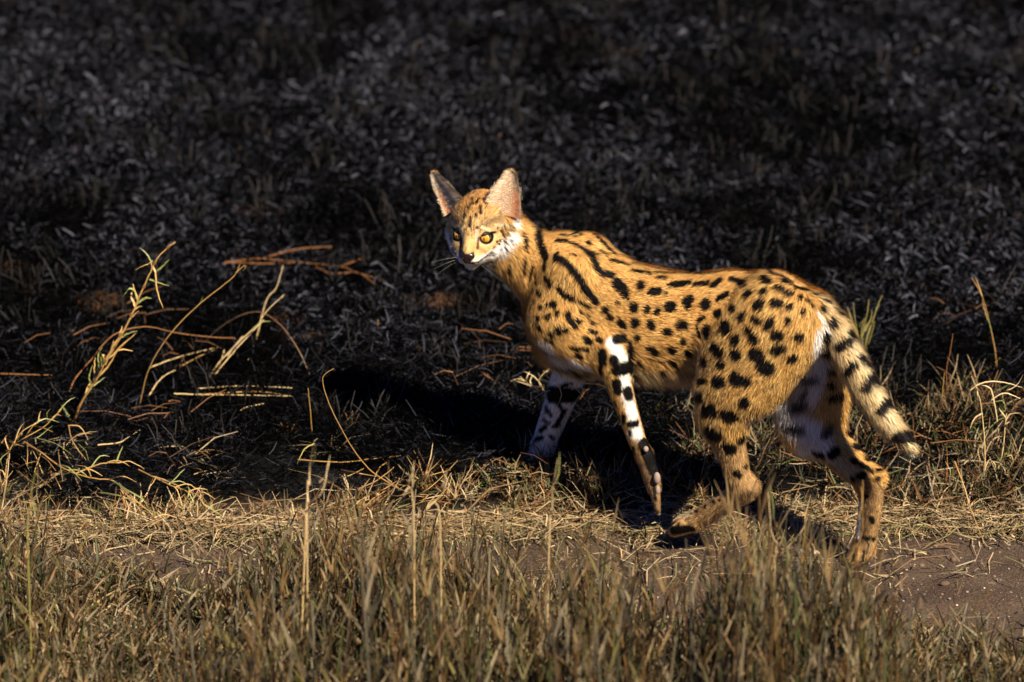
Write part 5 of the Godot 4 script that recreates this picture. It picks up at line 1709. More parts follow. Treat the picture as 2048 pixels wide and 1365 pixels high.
	stalk("fallen_branch", "forked brown dry stem lying flat on the black ground in front of the face", "dry stem", "", "rust", 0.0028, [[Vector3(-0.613, 0.075, -1.095), Vector3(-0.578, 0.075, -1.112), Vector3(-0.535, 0.075, -1.123), Vector3(-0.461, 0.075, -1.102), Vector3(-0.364, 0.075, -1.074), Vector3(-0.334, 0.075, -1.042), Vector3(-0.270, 0.075, -0.989)], [Vector3(-0.521, 0.075, -1.135), Vector3(-0.465, 0.075, -1.181), Vector3(-0.424, 0.075, -1.192), Vector3(-0.387, 0.075, -1.198)], [Vector3(-0.606, 0.075, -1.101), Vector3(-0.528, 0.075, -1.092), Vector3(-0.461, 0.075, -1.095)], [Vector3(-0.416, 0.075, -1.067), Vector3(-0.381, 0.075, -1.031), Vector3(-0.341, 0.075, -1.039)], [Vector3(-0.364, 0.075, -1.073), Vector3(-0.340, 0.075, -1.102), Vector3(-0.321, 0.075, -1.123)], [Vector3(-0.341, 0.075, -1.046), Vector3(-0.314, 0.075, -1.018), Vector3(-0.288, 0.075, -0.963)]])
	stalk("dry_stalk", "thin stem arching over to the right with a pale tip touching the ground", "grass stem", "thin stems on the burnt ground", "soot", 0.0022, [[Vector3(-0.637, 0.050, -0.663), Vector3(-0.597, 0.097, -0.643), Vector3(-0.554, 0.132, -0.623), Vector3(-0.511, 0.149, -0.603), Vector3(-0.472, 0.142, -0.563), Vector3(-0.441, 0.119, -0.523), Vector3(-0.416, 0.084, -0.493), Vector3(-0.388, 0.020, -0.463)]])
	stalk("dry_stalk", "long thin hooked stem running down to the path edge in front of the shadow", "grass stem", "thin stems on the burnt ground", "amber", 0.0021, [[Vector3(-0.209, 0.050, 0.087), Vector3(-0.262, 0.091, 0.097), Vector3(-0.295, 0.137, 0.107), Vector3(-0.323, 0.196, 0.117), Vector3(-0.344, 0.246, 0.117), Vector3(-0.352, 0.289, 0.117), Vector3(-0.331, 0.308, 0.117)]])
	stalk("dry_stalk", "straight orange stem standing beside the long hooked stem", "grass stem", "thin stems on the burnt ground", "amber", 0.0020, [[Vector3(-0.385, 0.050, -0.152), Vector3(-0.389, 0.111, -0.152), Vector3(-0.393, 0.162, -0.152)]])
	stalk("dry_stalk", "short pale stub standing on the black ground under the chin", "grass stem", "thin stems on the burnt ground", "amber", 0.0024, [[Vector3(-0.281, 0.050, -0.712), Vector3(-0.276, 0.071, -0.712), Vector3(-0.274, 0.091, -0.712)]])
	stalk("flat_straw", "lowest straw of the flat bundle under the slanting straws", "straw", "straws of the flat bundle", "straw", 0.0026, [[Vector3(-0.667, 0.082, -0.324), Vector3(-0.605, 0.082, -0.319), Vector3(-0.546, 0.082, -0.317), Vector3(-0.432, 0.082, -0.312)]])
	stalk("flat_straw", "topmost straw of the flat bundle under the slanting straws", "straw", "straws of the flat bundle", "straw", 0.0026, [[Vector3(-0.620, 0.082, -0.353), Vector3(-0.545, 0.082, -0.364), Vector3(-0.491, 0.082, -0.362), Vector3(-0.434, 0.082, -0.354)]])
	stalk("flat_straw", "amber straw in the middle of the flat bundle", "straw", "straws of the flat bundle", "amber", 0.0026, [[Vector3(-0.613, 0.082, -0.317), Vector3(-0.560, 0.082, -0.329), Vector3(-0.498, 0.082, -0.335), Vector3(-0.453, 0.082, -0.319)]])
	stalk("flat_straw", "short pale straw lying just below the flat bundle", "straw", "straws of the flat bundle", "straw", 0.0026, [[Vector3(-0.529, 0.082, -0.238), Vector3(-0.512, 0.082, -0.257), Vector3(-0.486, 0.082, -0.271)]])
	stalk("flat_straw", "short rust straw left of the flat bundle", "straw", "straws of the flat bundle", "rust", 0.0026, [[Vector3(-0.673, 0.082, -0.283), Vector3(-0.665, 0.082, -0.289), Vector3(-0.651, 0.082, -0.283)]])
	stalk("fallen_stalk", "leafy pale stalk fallen on the black ground with its tip on the path edge", "grass stalk", "", "amber", 0.0027, [[Vector3(-0.927, 0.110, -0.006), Vector3(-0.889, 0.110, 0.047), Vector3(-0.856, 0.100, 0.082), Vector3(-0.818, 0.100, 0.126), Vector3(-0.778, 0.100, 0.151), Vector3(-0.743, 0.100, 0.162), Vector3(-0.714, 0.090, 0.208), Vector3(-0.678, 0.080, 0.244), Vector3(-0.660, 0.070, 0.265)], [Vector3(-0.818, 0.100, 0.126), Vector3(-0.775, 0.100, 0.079), Vector3(-0.742, 0.100, 0.073)]], [[Vector3(-0.743, 0.100, 0.162), Vector3(-0.712, 0.110, 0.229), Vector3(-0.683, 0.100, 0.248), Vector3(-0.671, 0.080, 0.249)], [Vector3(-0.712, 0.100, 0.232), Vector3(-0.691, 0.100, 0.280), Vector3(-0.688, 0.060, 0.238)], [Vector3(-0.752, 0.100, 0.156), Vector3(-0.721, 0.130, 0.211), Vector3(-0.698, 0.110, 0.191)], [Vector3(-0.856, 0.100, 0.082), Vector3(-0.828, 0.120, 0.144), Vector3(-0.805, 0.090, 0.138)], [Vector3(-0.768, 0.080, 0.169), Vector3(-0.731, 0.090, 0.208), Vector3(-0.701, 0.080, 0.212)], [Vector3(-0.733, 0.100, 0.172), Vector3(-0.698, 0.100, 0.248), Vector3(-0.662, 0.060, 0.235)], [Vector3(-0.787, 0.100, 0.140), Vector3(-0.795, 0.120, 0.144), Vector3(-0.822, 0.100, 0.084)], [Vector3(-0.691, 0.084, 0.231), Vector3(-0.684, 0.097, 0.232), Vector3(-0.684, 0.100, 0.232)], [Vector3(-0.743, 0.100, 0.074), Vector3(-0.718, 0.103, 0.075), Vector3(-0.692, 0.091, 0.083)], [Vector3(-0.674, 0.078, 0.248), Vector3(-0.653, 0.077, 0.265), Vector3(-0.633, 0.058, 0.278)], [Vector3(-0.746, 0.100, 0.074), Vector3(-0.740, 0.114, 0.061), Vector3(-0.735, 0.120, 0.038)], [Vector3(-0.728, 0.095, 0.186), Vector3(-0.721, 0.095, 0.214), Vector3(-0.707, 0.080, 0.247)], [Vector3(-0.660, 0.070, 0.265), Vector3(-0.641, 0.073, 0.258), Vector3(-0.619, 0.066, 0.258)], [Vector3(-0.813, 0.100, 0.121), Vector3(-0.812, 0.103, 0.108), Vector3(-0.819, 0.097, 0.102)], [Vector3(-0.724, 0.094, 0.191), Vector3(-0.722, 0.100, 0.202), Vector3(-0.714, 0.099, 0.218)], [Vector3(-0.804, 0.100, 0.110), Vector3(-0.790, 0.105, 0.118), Vector3(-0.767, 0.094, 0.124)], [Vector3(-0.834, 0.100, 0.108), Vector3(-0.811, 0.102, 0.116), Vector3(-0.796, 0.091, 0.120)], [Vector3(-0.767, 0.100, 0.077), Vector3(-0.742, 0.109, 0.084), Vector3(-0.718, 0.103, 0.097)], [Vector3(-0.791, 0.100, 0.096), Vector3(-0.774, 0.119, 0.087), Vector3(-0.757, 0.118, 0.086)]])
	stalk("fallen_stalk", "second fallen stalk right of the leafy one, ending in a drooping tip", "grass stalk", "", "amber", 0.0023, [[Vector3(-0.701, 0.100, 0.107), Vector3(-0.668, 0.100, 0.145), Vector3(-0.635, 0.100, 0.183), Vector3(-0.604, 0.100, 0.210), Vector3(-0.577, 0.100, 0.240), Vector3(-0.575, 0.060, 0.213)]], [[Vector3(-0.577, 0.100, 0.240), Vector3(-0.563, 0.090, 0.267), Vector3(-0.554, 0.050, 0.217)], [Vector3(-0.659, 0.100, 0.151), Vector3(-0.619, 0.120, 0.231), Vector3(-0.614, 0.080, 0.190)], [Vector3(-0.604, 0.100, 0.210), Vector3(-0.590, 0.090, 0.235), Vector3(-0.596, 0.060, 0.219)], [Vector3(-0.576, 0.085, 0.230), Vector3(-0.556, 0.073, 0.232), Vector3(-0.535, 0.054, 0.226)], [Vector3(-0.670, 0.100, 0.143), Vector3(-0.666, 0.102, 0.157), Vector3(-0.675, 0.094, 0.177)], [Vector3(-0.638, 0.100, 0.180), Vector3(-0.618, 0.120, 0.172), Vector3(-0.609, 0.125, 0.163)], [Vector3(-0.601, 0.100, 0.213), Vector3(-0.582, 0.105, 0.210), Vector3(-0.565, 0.103, 0.210)], [Vector3(-0.641, 0.100, 0.177), Vector3(-0.620, 0.104, 0.171), Vector3(-0.602, 0.095, 0.172)], [Vector3(-0.626, 0.100, 0.191), Vector3(-0.603, 0.102, 0.182), Vector3(-0.578, 0.085, 0.182)], [Vector3(-0.600, 0.100, 0.214), Vector3(-0.597, 0.111, 0.237), Vector3(-0.598, 0.106, 0.261)], [Vector3(-0.673, 0.100, 0.139), Vector3(-0.650, 0.101, 0.157), Vector3(-0.628, 0.094, 0.169)], [Vector3(-0.610, 0.100, 0.205), Vector3(-0.600, 0.113, 0.222), Vector3(-0.589, 0.106, 0.248)], [Vector3(-0.576, 0.088, 0.232), Vector3(-0.599, 0.086, 0.216), Vector3(-0.623, 0.067, 0.204)], [Vector3(-0.588, 0.100, 0.227), Vector3(-0.570, 0.113, 0.246), Vector3(-0.548, 0.104, 0.258)], [Vector3(-0.633, 0.100, 0.185), Vector3(-0.622, 0.103, 0.210), Vector3(-0.609, 0.081, 0.239)]])
	stalk("bent_leaf", "folded pale green leaf hanging from the long hooked stem", "leaf", "", "green", 0.0022, [[Vector3(-0.338, 0.050, -0.226), Vector3(-0.360, 0.041, -0.206), Vector3(-0.386, 0.026, -0.196), Vector3(-0.411, 0.005, -0.196), Vector3(-0.420, -0.005, -0.196)]], [[Vector3(-0.375, 0.109, 0.000), Vector3(-0.394, 0.099, 0.004), Vector3(-0.408, 0.071, 0.008)]])
	stalk("flat_straw", "long straw lying level on the black ground below the folded leaf", "straw", "straws lying on the burnt ground", "amber", 0.0021, [[Vector3(-0.408, 0.075, -0.003), Vector3(-0.325, 0.075, 0.011), Vector3(-0.265, 0.075, -0.007), Vector3(-0.212, 0.075, -0.021)]])
	stalk("flat_straw", "rusty straw lying at the left edge below the tall leafy stalk", "straw", "straws lying on the burnt ground", "rust", 0.0024, [[Vector3(-1.020, 0.075, -0.450), Vector3(-0.966, 0.075, -0.445), Vector3(-0.909, 0.075, -0.442)]])
	stalk("flat_straw", "bent pale straw lying right of the foot of the leafy stalk", "straw", "straws lying on the burnt ground", "straw", 0.0024, [[Vector3(-0.794, 0.075, -0.075), Vector3(-0.755, 0.075, -0.087), Vector3(-0.740, 0.075, -0.112), Vector3(-0.719, 0.075, -0.153)]])
	stalk("leafy_stalk", "tangled low leafy stalk at the left edge in front of the tall one", "grass stalk", "", "amber", 0.0021, [[Vector3(-0.979, 0.060, -0.057), Vector3(-0.950, 0.090, -0.041), Vector3(-0.927, 0.110, -0.027), Vector3(-0.888, 0.130, -0.040), Vector3(-0.858, 0.160, -0.047)], [Vector3(-0.961, 0.050, 0.042), Vector3(-0.953, 0.100, 0.017), Vector3(-0.926, 0.140, 0.013), Vector3(-0.897, 0.150, -0.008)], [Vector3(-0.853, 0.100, -0.114), Vector3(-0.839, 0.090, -0.053), Vector3(-0.812, 0.060, -0.032)]], [[Vector3(-0.888, 0.130, -0.040), Vector3(-0.872, 0.150, -0.031), Vector3(-0.855, 0.170, -0.026)], [Vector3(-0.927, 0.110, -0.027), Vector3(-0.908, 0.140, -0.022), Vector3(-0.895, 0.150, -0.026)], [Vector3(-0.948, 0.100, -0.017), Vector3(-0.935, 0.130, -0.035), Vector3(-0.916, 0.150, -0.020)], [Vector3(-0.953, 0.100, 0.017), Vector3(-0.962, 0.120, -0.002), Vector3(-0.943, 0.140, 0.013)], [Vector3(-0.953, 0.100, 0.017), Vector3(-0.965, 0.100, 0.062), Vector3(-0.957, 0.060, 0.033)], [Vector3(-0.934, 0.100, -0.051), Vector3(-0.902, 0.120, -0.002), Vector3(-0.875, 0.130, -0.040)], [Vector3(-0.908, 0.100, -0.051), Vector3(-0.865, 0.100, -0.017), Vector3(-0.835, 0.070, -0.027)], [Vector3(-0.883, 0.136, -0.042), Vector3(-0.885, 0.155, -0.036), Vector3(-0.877, 0.167, -0.033)], [Vector3(-0.960, 0.055, 0.040), Vector3(-0.964, 0.067, 0.036), Vector3(-0.974, 0.071, 0.037)], [Vector3(-0.864, 0.155, -0.046), Vector3(-0.847, 0.174, -0.052), Vector3(-0.833, 0.178, -0.064)], [Vector3(-0.907, 0.147, -0.001), Vector3(-0.885, 0.155, -0.012), Vector3(-0.861, 0.142, -0.026)], [Vector3(-0.898, 0.150, -0.008), Vector3(-0.898, 0.157, -0.024), Vector3(-0.898, 0.154, -0.054)], [Vector3(-0.959, 0.081, -0.046), Vector3(-0.945, 0.089, -0.044), Vector3(-0.925, 0.095, -0.039)], [Vector3(-0.822, 0.071, -0.040), Vector3(-0.823, 0.056, -0.056), Vector3(-0.817, 0.025, -0.080)], [Vector3(-0.842, 0.092, -0.067), Vector3(-0.823, 0.106, -0.059), Vector3(-0.801, 0.109, -0.049)], [Vector3(-0.879, 0.140, -0.043), Vector3(-0.869, 0.149, -0.046), Vector3(-0.859, 0.145, -0.052)], [Vector3(-0.818, 0.066, -0.036), Vector3(-0.824, 0.043, -0.046), Vector3(-0.834, 0.017, -0.058)], [Vector3(-0.965, 0.075, -0.049), Vector3(-0.957, 0.093, -0.035), Vector3(-0.944, 0.102, -0.014)], [Vector3(-0.853, 0.100, -0.114), Vector3(-0.831, 0.101, -0.106), Vector3(-0.816, 0.081, -0.100)], [Vector3(-0.937, 0.123, 0.015), Vector3(-0.927, 0.140, 0.024), Vector3(-0.928, 0.136, 0.027)], [Vector3(-0.953, 0.095, 0.020), Vector3(-0.952, 0.118, 0.032), Vector3(-0.954, 0.129, 0.043)]])
	stalk("pale_straw", "pale straw standing at the left edge behind the foreground grass", "straw", "", "straw", 0.0030, [[Vector3(-0.951, 0.050, 0.195), Vector3(-0.940, 0.110, 0.195), Vector3(-0.931, 0.169, 0.195)]])
	stalk("burnt_stub", "rust coloured burnt grass stub left of the arched stem", "grass stub", "burnt stubs", "rust", 0.0018, [[Vector3(-0.463, 0.050, -0.523), Vector3(-0.474, 0.079, -0.523)], [Vector3(-0.461, 0.050, -0.523), Vector3(-0.460, 0.084, -0.523)], [Vector3(-0.458, 0.050, -0.521), Vector3(-0.446, 0.078, -0.521)], [Vector3(-0.465, 0.050, -0.521), Vector3(-0.483, 0.070, -0.511)], [Vector3(-0.457, 0.050, -0.518), Vector3(-0.439, 0.068, -0.508)]])
	stalk("burnt_stub", "rust coloured burnt grass stub beside the orange stem", "grass stub", "burnt stubs", "rust", 0.0018, [[Vector3(-0.438, 0.050, -0.179), Vector3(-0.448, 0.079, -0.179)], [Vector3(-0.436, 0.050, -0.179), Vector3(-0.435, 0.083, -0.179)], [Vector3(-0.433, 0.050, -0.177), Vector3(-0.422, 0.077, -0.177)], [Vector3(-0.440, 0.050, -0.177), Vector3(-0.457, 0.069, -0.167)], [Vector3(-0.432, 0.050, -0.175), Vector3(-0.415, 0.068, -0.165)]])
	stalk("burnt_stub", "rust coloured burnt grass stub under the serval's chest shadow", "grass stub", "burnt stubs", "rust", 0.0018, [[Vector3(-0.314, 0.050, -0.232), Vector3(-0.325, 0.079, -0.232)], [Vector3(-0.312, 0.050, -0.232), Vector3(-0.311, 0.083, -0.232)], [Vector3(-0.310, 0.050, -0.230), Vector3(-0.298, 0.077, -0.230)], [Vector3(-0.316, 0.050, -0.230), Vector3(-0.333, 0.069, -0.220)], [Vector3(-0.309, 0.050, -0.227), Vector3(-0.291, 0.068, -0.217)]])
	stalk("dry_stalk", "tall thin amber stem standing on the burnt ground right of the tail", "grass stem", "thin stems on the burnt ground", "amber", 0.0023, [[Vector3(0.973, 0.050, -0.482), Vector3(0.966, 0.109, -0.482), Vector3(0.952, 0.171, -0.482), Vector3(0.934, 0.231, -0.472), Vector3(0.911, 0.274, -0.462)]], [[Vector3(0.931, 0.238, -0.300), Vector3(0.922, 0.263, -0.296), Vector3(0.914, 0.290, -0.292)], [Vector3(0.936, 0.223, -0.300), Vector3(0.928, 0.254, -0.296), Vector3(0.928, 0.266, -0.292)], [Vector3(0.915, 0.295, -0.300), Vector3(0.906, 0.322, -0.296), Vector3(0.899, 0.337, -0.292)]])
	stalk("grass_clump", "small green and brown grass clump standing behind the tail", "grass clump", "", "green", 0.0020, [[Vector3(0.710, 0.050, -0.624), Vector3(0.703, 0.086, -0.624), Vector3(0.695, 0.126, -0.624), Vector3(0.691, 0.161, -0.624)], [Vector3(0.712, 0.050, -0.624), Vector3(0.713, 0.099, -0.624), Vector3(0.720, 0.139, -0.624), Vector3(0.722, 0.168, -0.624)], [Vector3(0.714, 0.050, -0.624), Vector3(0.725, 0.099, -0.624), Vector3(0.738, 0.148, -0.624), Vector3(0.749, 0.177, -0.624)], [Vector3(0.709, 0.050, -0.624), Vector3(0.698, 0.099, -0.624), Vector3(0.679, 0.151, -0.624)], [Vector3(0.715, 0.050, -0.622), Vector3(0.728, 0.087, -0.622), Vector3(0.735, 0.122, -0.622)], [Vector3(0.717, 0.050, -0.619), Vector3(0.718, 0.087, -0.609), Vector3(0.731, 0.131, -0.609), Vector3(0.741, 0.164, -0.609)], [Vector3(0.710, 0.050, -0.624), Vector3(0.709, 0.099, -0.624), Vector3(0.715, 0.128, -0.624)]], [[Vector3(0.695, 0.152, -0.450), Vector3(0.704, 0.180, -0.446), Vector3(0.713, 0.190, -0.442)], [Vector3(0.688, 0.157, -0.450), Vector3(0.675, 0.184, -0.446), Vector3(0.668, 0.208, -0.442)], [Vector3(0.702, 0.165, -0.450), Vector3(0.713, 0.197, -0.446), Vector3(0.713, 0.216, -0.442)], [Vector3(0.690, 0.174, -0.450), Vector3(0.693, 0.184, -0.446), Vector3(0.699, 0.195, -0.442)]])
	stalk("drooping_grass", "dry grass plant with long drooping leaves at the right edge", "grass plant", "", "straw", 0.0024, [[Vector3(0.897, 0.050, 0.023), Vector3(0.896, 0.105, 0.023), Vector3(0.891, 0.155, 0.023), Vector3(0.883, 0.205, 0.023), Vector3(0.879, 0.217, 0.023)], [Vector3(0.921, 0.050, 0.013), Vector3(0.931, 0.101, 0.013), Vector3(0.933, 0.143, 0.013), Vector3(0.935, 0.176, 0.013)], [Vector3(0.935, 0.050, 0.023), Vector3(0.955, 0.105, 0.043), Vector3(0.965, 0.138, 0.043)]], [[Vector3(0.868, 0.209, -0.020), Vector3(0.882, 0.223, -0.016), Vector3(0.905, 0.231, -0.012), Vector3(0.935, 0.230, -0.008), Vector3(0.966, 0.221, -0.004)], [Vector3(0.887, 0.221, -0.020), Vector3(0.906, 0.215, -0.016), Vector3(0.914, 0.187, -0.012), Vector3(0.921, 0.151, -0.008), Vector3(0.924, 0.127, -0.004)], [Vector3(0.907, 0.188, -0.020), Vector3(0.933, 0.206, -0.016), Vector3(0.964, 0.195, -0.012)], [Vector3(0.893, 0.163, -0.020), Vector3(0.877, 0.152, -0.016), Vector3(0.870, 0.132, -0.012)], [Vector3(0.898, 0.121, -0.020), Vector3(0.920, 0.148, -0.016), Vector3(0.939, 0.158, -0.012)], [Vector3(0.911, 0.184, -0.020), Vector3(0.930, 0.190, -0.016), Vector3(0.936, 0.170, -0.012)], [Vector3(0.938, 0.209, -0.020), Vector3(0.956, 0.223, -0.016), Vector3(0.966, 0.245, -0.012)], [Vector3(0.899, 0.096, -0.020), Vector3(0.882, 0.131, -0.016), Vector3(0.873, 0.141, -0.012)], [Vector3(0.902, 0.079, -0.020), Vector3(0.914, 0.110, -0.016), Vector3(0.932, 0.120, -0.012)], [Vector3(0.924, 0.053, -0.020), Vector3(0.946, 0.093, -0.016), Vector3(0.950, 0.124, -0.012)], [Vector3(0.903, 0.045, -0.020), Vector3(0.888, 0.080, -0.016), Vector3(0.890, 0.103, -0.012)], [Vector3(0.905, 0.053, -0.020), Vector3(0.895, 0.089, -0.016), Vector3(0.903, 0.128, -0.012)], [Vector3(0.949, 0.090, 0.037), Vector3(0.942, 0.107, 0.054), Vector3(0.932, 0.111, 0.069)], [Vector3(0.954, 0.103, 0.042), Vector3(0.960, 0.117, 0.060), Vector3(0.964, 0.122, 0.082)], [Vector3(0.882, 0.209, 0.023), Vector3(0.878, 0.220, 0.014), Vector3(0.880, 0.220, 0.005)], [Vector3(0.896, 0.088, 0.023), Vector3(0.892, 0.103, 0.018), Vector3(0.889, 0.109, 0.009)], [Vector3(0.935, 0.167, 0.013), Vector3(0.924, 0.182, 0.019), Vector3(0.919, 0.190, 0.022)], [Vector3(0.933, 0.148, 0.013), Vector3(0.935, 0.158, 0.021), Vector3(0.940, 0.162, 0.020)], [Vector3(0.938, 0.057, 0.025), Vector3(0.927, 0.079, 0.028), Vector3(0.906, 0.090, 0.041)], [Vector3(0.961, 0.124, 0.043), Vector3(0.961, 0.144, 0.059), Vector3(0.969, 0.151, 0.077)], [Vector3(0.946, 0.080, 0.034), Vector3(0.940, 0.103, 0.046), Vector3(0.931, 0.112, 0.059)], [Vector3(0.897, 0.060, 0.023), Vector3(0.904, 0.080, 0.015), Vector3(0.914, 0.088, 0.021)], [Vector3(0.934, 0.161, 0.013), Vector3(0.942, 0.174, 0.012), Vector3(0.961, 0.180, 0.022)], [Vector3(0.922, 0.053, 0.013), Vector3(0.917, 0.072, 0.015), Vector3(0.912, 0.079, 0.013)]])
	stalk("lying_straw", "straw lying aslant on black ground between the tail and the drooping leaves", "straw", "straws lying on the burnt ground", "straw", 0.0027, [[Vector3(0.878, 0.075, -0.380), Vector3(0.897, 0.075, -0.407), Vector3(0.912, 0.075, -0.431)]])
	stalk("lying_straw", "bent brown straw lying above the drooping leaves on the right", "straw", "straws lying on the burnt ground", "amber", 0.0027, [[Vector3(0.933, 0.075, -0.446), Vector3(0.958, 0.075, -0.491), Vector3(0.983, 0.075, -0.537)]])
	stalk("dry_stalk", "thin orange stem standing right of the tail tip", "grass stem", "thin stems on the burnt ground", "amber", 0.0018, [[Vector3(0.839, 0.050, -0.295), Vector3(0.844, 0.095, -0.295), Vector3(0.847, 0.139, -0.295)]])
	stalk("dry_stalk", "short greenish stem standing just right of the tail tip", "grass stem", "thin stems on the burnt ground", "green", 0.0018, [[Vector3(0.822, 0.050, -0.252), Vector3(0.819, 0.074, -0.252), Vector3(0.815, 0.095, -0.252)]])
	stalk("dry_stalk", "thin rust stem with side twigs standing far right of the tail", "grass stem", "thin stems on the burnt ground", "rust", 0.0016, [[Vector3(0.859, 0.050, -0.311), Vector3(0.852, 0.132, -0.311), Vector3(0.858, 0.175, -0.311), Vector3(0.862, 0.214, -0.311)], [Vector3(0.874, 0.050, -0.521), Vector3(0.884, 0.054, -0.521)]])
	stalk("flat_straw", "straw lying level right of the tail tip in the shade", "straw", "straws lying on the burnt ground", "amber", 0.0022, [[Vector3(0.842, 0.075, -0.162), Vector3(0.875, 0.075, -0.172), Vector3(0.914, 0.075, -0.193)]])
	stalk("dry_stalk", "long brown stem sloping down to the path right of the far hind paw", "grass stem", "thin stems on the burnt ground", "amber", 0.0026, [[Vector3(0.819, 0.160, 0.212), Vector3(0.833, 0.130, 0.253), Vector3(0.846, 0.090, 0.275), Vector3(0.870, 0.030, 0.271)]])
	stalk("grass_tuft", "spiky pale grass tuft hiding the far forepaw", "grass tuft", "", "straw", 0.0019, [[Vector3(0.079, 0.050, -0.386), Vector3(0.095, 0.091, -0.386), Vector3(0.104, 0.108, -0.386), Vector3(0.122, 0.132, -0.386)], [Vector3(0.092, 0.050, -0.386), Vector3(0.120, 0.101, -0.386), Vector3(0.134, 0.139, -0.386)], [Vector3(0.098, 0.050, -0.382), Vector3(0.123, 0.103, -0.382), Vector3(0.136, 0.124, -0.382), Vector3(0.152, 0.136, -0.382)], [Vector3(0.082, 0.050, -0.395), Vector3(0.089, 0.074, -0.395), Vector3(0.080, 0.125, -0.395)], [Vector3(0.073, 0.050, -0.386), Vector3(0.053, 0.084, -0.386), Vector3(0.074, 0.112, -0.386)], [Vector3(0.101, 0.050, -0.386), Vector3(0.108, 0.084, -0.386), Vector3(0.106, 0.117, -0.386)], [Vector3(0.070, 0.050, -0.395), Vector3(0.034, 0.074, -0.395), Vector3(0.015, 0.091, -0.395)], [Vector3(0.095, 0.050, -0.378), Vector3(0.095, 0.089, -0.358), Vector3(0.087, 0.079, -0.348)], [Vector3(0.076, 0.050, -0.386), Vector3(0.044, 0.075, -0.376), Vector3(0.009, 0.092, -0.366)], [Vector3(0.108, 0.050, -0.395), Vector3(0.114, 0.091, -0.395), Vector3(0.127, 0.108, -0.395)]], [[Vector3(0.093, 0.254, 0.020), Vector3(0.081, 0.272, 0.024), Vector3(0.061, 0.283, 0.028)], [Vector3(0.117, 0.271, 0.020), Vector3(0.122, 0.288, 0.024), Vector3(0.117, 0.309, 0.028)], [Vector3(0.123, 0.277, 0.020), Vector3(0.129, 0.292, 0.024), Vector3(0.129, 0.300, 0.028)], [Vector3(0.099, 0.261, 0.020), Vector3(0.117, 0.262, 0.024), Vector3(0.131, 0.277, 0.028)], [Vector3(0.078, 0.241, 0.020), Vector3(0.066, 0.256, 0.024), Vector3(0.064, 0.267, 0.028)], [Vector3(0.102, 0.251, 0.020), Vector3(0.110, 0.236, 0.024), Vector3(0.115, 0.228, 0.028)], [Vector3(0.087, 0.238, 0.020), Vector3(0.093, 0.217, 0.024), Vector3(0.084, 0.195, 0.028)], [Vector3(0.057, 0.231, 0.020), Vector3(0.042, 0.236, 0.024), Vector3(0.030, 0.228, 0.028)], [Vector3(0.051, 0.225, 0.020), Vector3(0.033, 0.240, 0.024), Vector3(0.027, 0.249, 0.028)], [Vector3(0.072, 0.225, 0.020), Vector3(0.057, 0.223, 0.024), Vector3(0.042, 0.212, 0.028)], [Vector3(0.108, 0.238, 0.020), Vector3(0.124, 0.227, 0.024), Vector3(0.139, 0.209, 0.028)], [Vector3(0.087, 0.231, 0.020), Vector3(0.078, 0.253, 0.024), Vector3(0.078, 0.274, 0.028)], [Vector3(0.068, 0.104, -0.386), Vector3(0.086, 0.120, -0.395), Vector3(0.113, 0.131, -0.406)], [Vector3(0.112, 0.086, -0.386), Vector3(0.125, 0.103, -0.400), Vector3(0.138, 0.110, -0.417)], [Vector3(0.096, 0.093, -0.386), Vector3(0.093, 0.110, -0.388), Vector3(0.095, 0.112, -0.394)], [Vector3(0.066, 0.061, -0.386), Vector3(0.059, 0.076, -0.376), Vector3(0.048, 0.078, -0.367)], [Vector3(0.072, 0.053, -0.385), Vector3(0.070, 0.069, -0.367), Vector3(0.066, 0.075, -0.353)], [Vector3(0.040, 0.077, -0.375), Vector3(0.036, 0.085, -0.384), Vector3(0.041, 0.091, -0.402)], [Vector3(0.107, 0.095, -0.386), Vector3(0.117, 0.116, -0.389), Vector3(0.122, 0.121, -0.392)], [Vector3(0.031, 0.077, -0.395), Vector3(0.013, 0.085, -0.397), Vector3(-0.003, 0.077, -0.403)], [Vector3(0.059, 0.074, -0.386), Vector3(0.045, 0.097, -0.375), Vector3(0.024, 0.110, -0.372)], [Vector3(0.054, 0.085, -0.386), Vector3(0.065, 0.103, -0.368), Vector3(0.072, 0.112, -0.357)], [Vector3(0.111, 0.074, -0.395), Vector3(0.108, 0.094, -0.412), Vector3(0.098, 0.103, -0.431)], [Vector3(0.122, 0.102, -0.395), Vector3(0.119, 0.116, -0.405), Vector3(0.113, 0.114, -0.405)], [Vector3(0.028, 0.079, -0.395), Vector3(0.031, 0.094, -0.391), Vector3(0.036, 0.099, -0.401)], [Vector3(0.064, 0.099, -0.386), Vector3(0.061, 0.110, -0.381), Vector3(0.066, 0.106, -0.370)], [Vector3(0.069, 0.057, -0.386), Vector3(0.060, 0.081, -0.395), Vector3(0.052, 0.093, -0.407)], [Vector3(0.095, 0.068, -0.368), Vector3(0.095, 0.085, -0.373), Vector3(0.101, 0.088, -0.367)]])
	stalk("seed_stalk", "two-pronged pale seed stem rising out of the foreground grass before the black shadow", "grass stem", "stems rising out of the foreground grass", "straw", 0.0026, [[Vector3(-0.346, 0.000, 1.030), Vector3(-0.339, 0.433, 1.050), Vector3(-0.335, 0.465, 1.047), Vector3(-0.334, 0.497, 1.044), Vector3(-0.326, 0.545, 1.078)]], [[Vector3(-0.331, 0.505, 1.063), Vector3(-0.324, 0.525, 1.073), Vector3(-0.323, 0.557, 1.078)]])
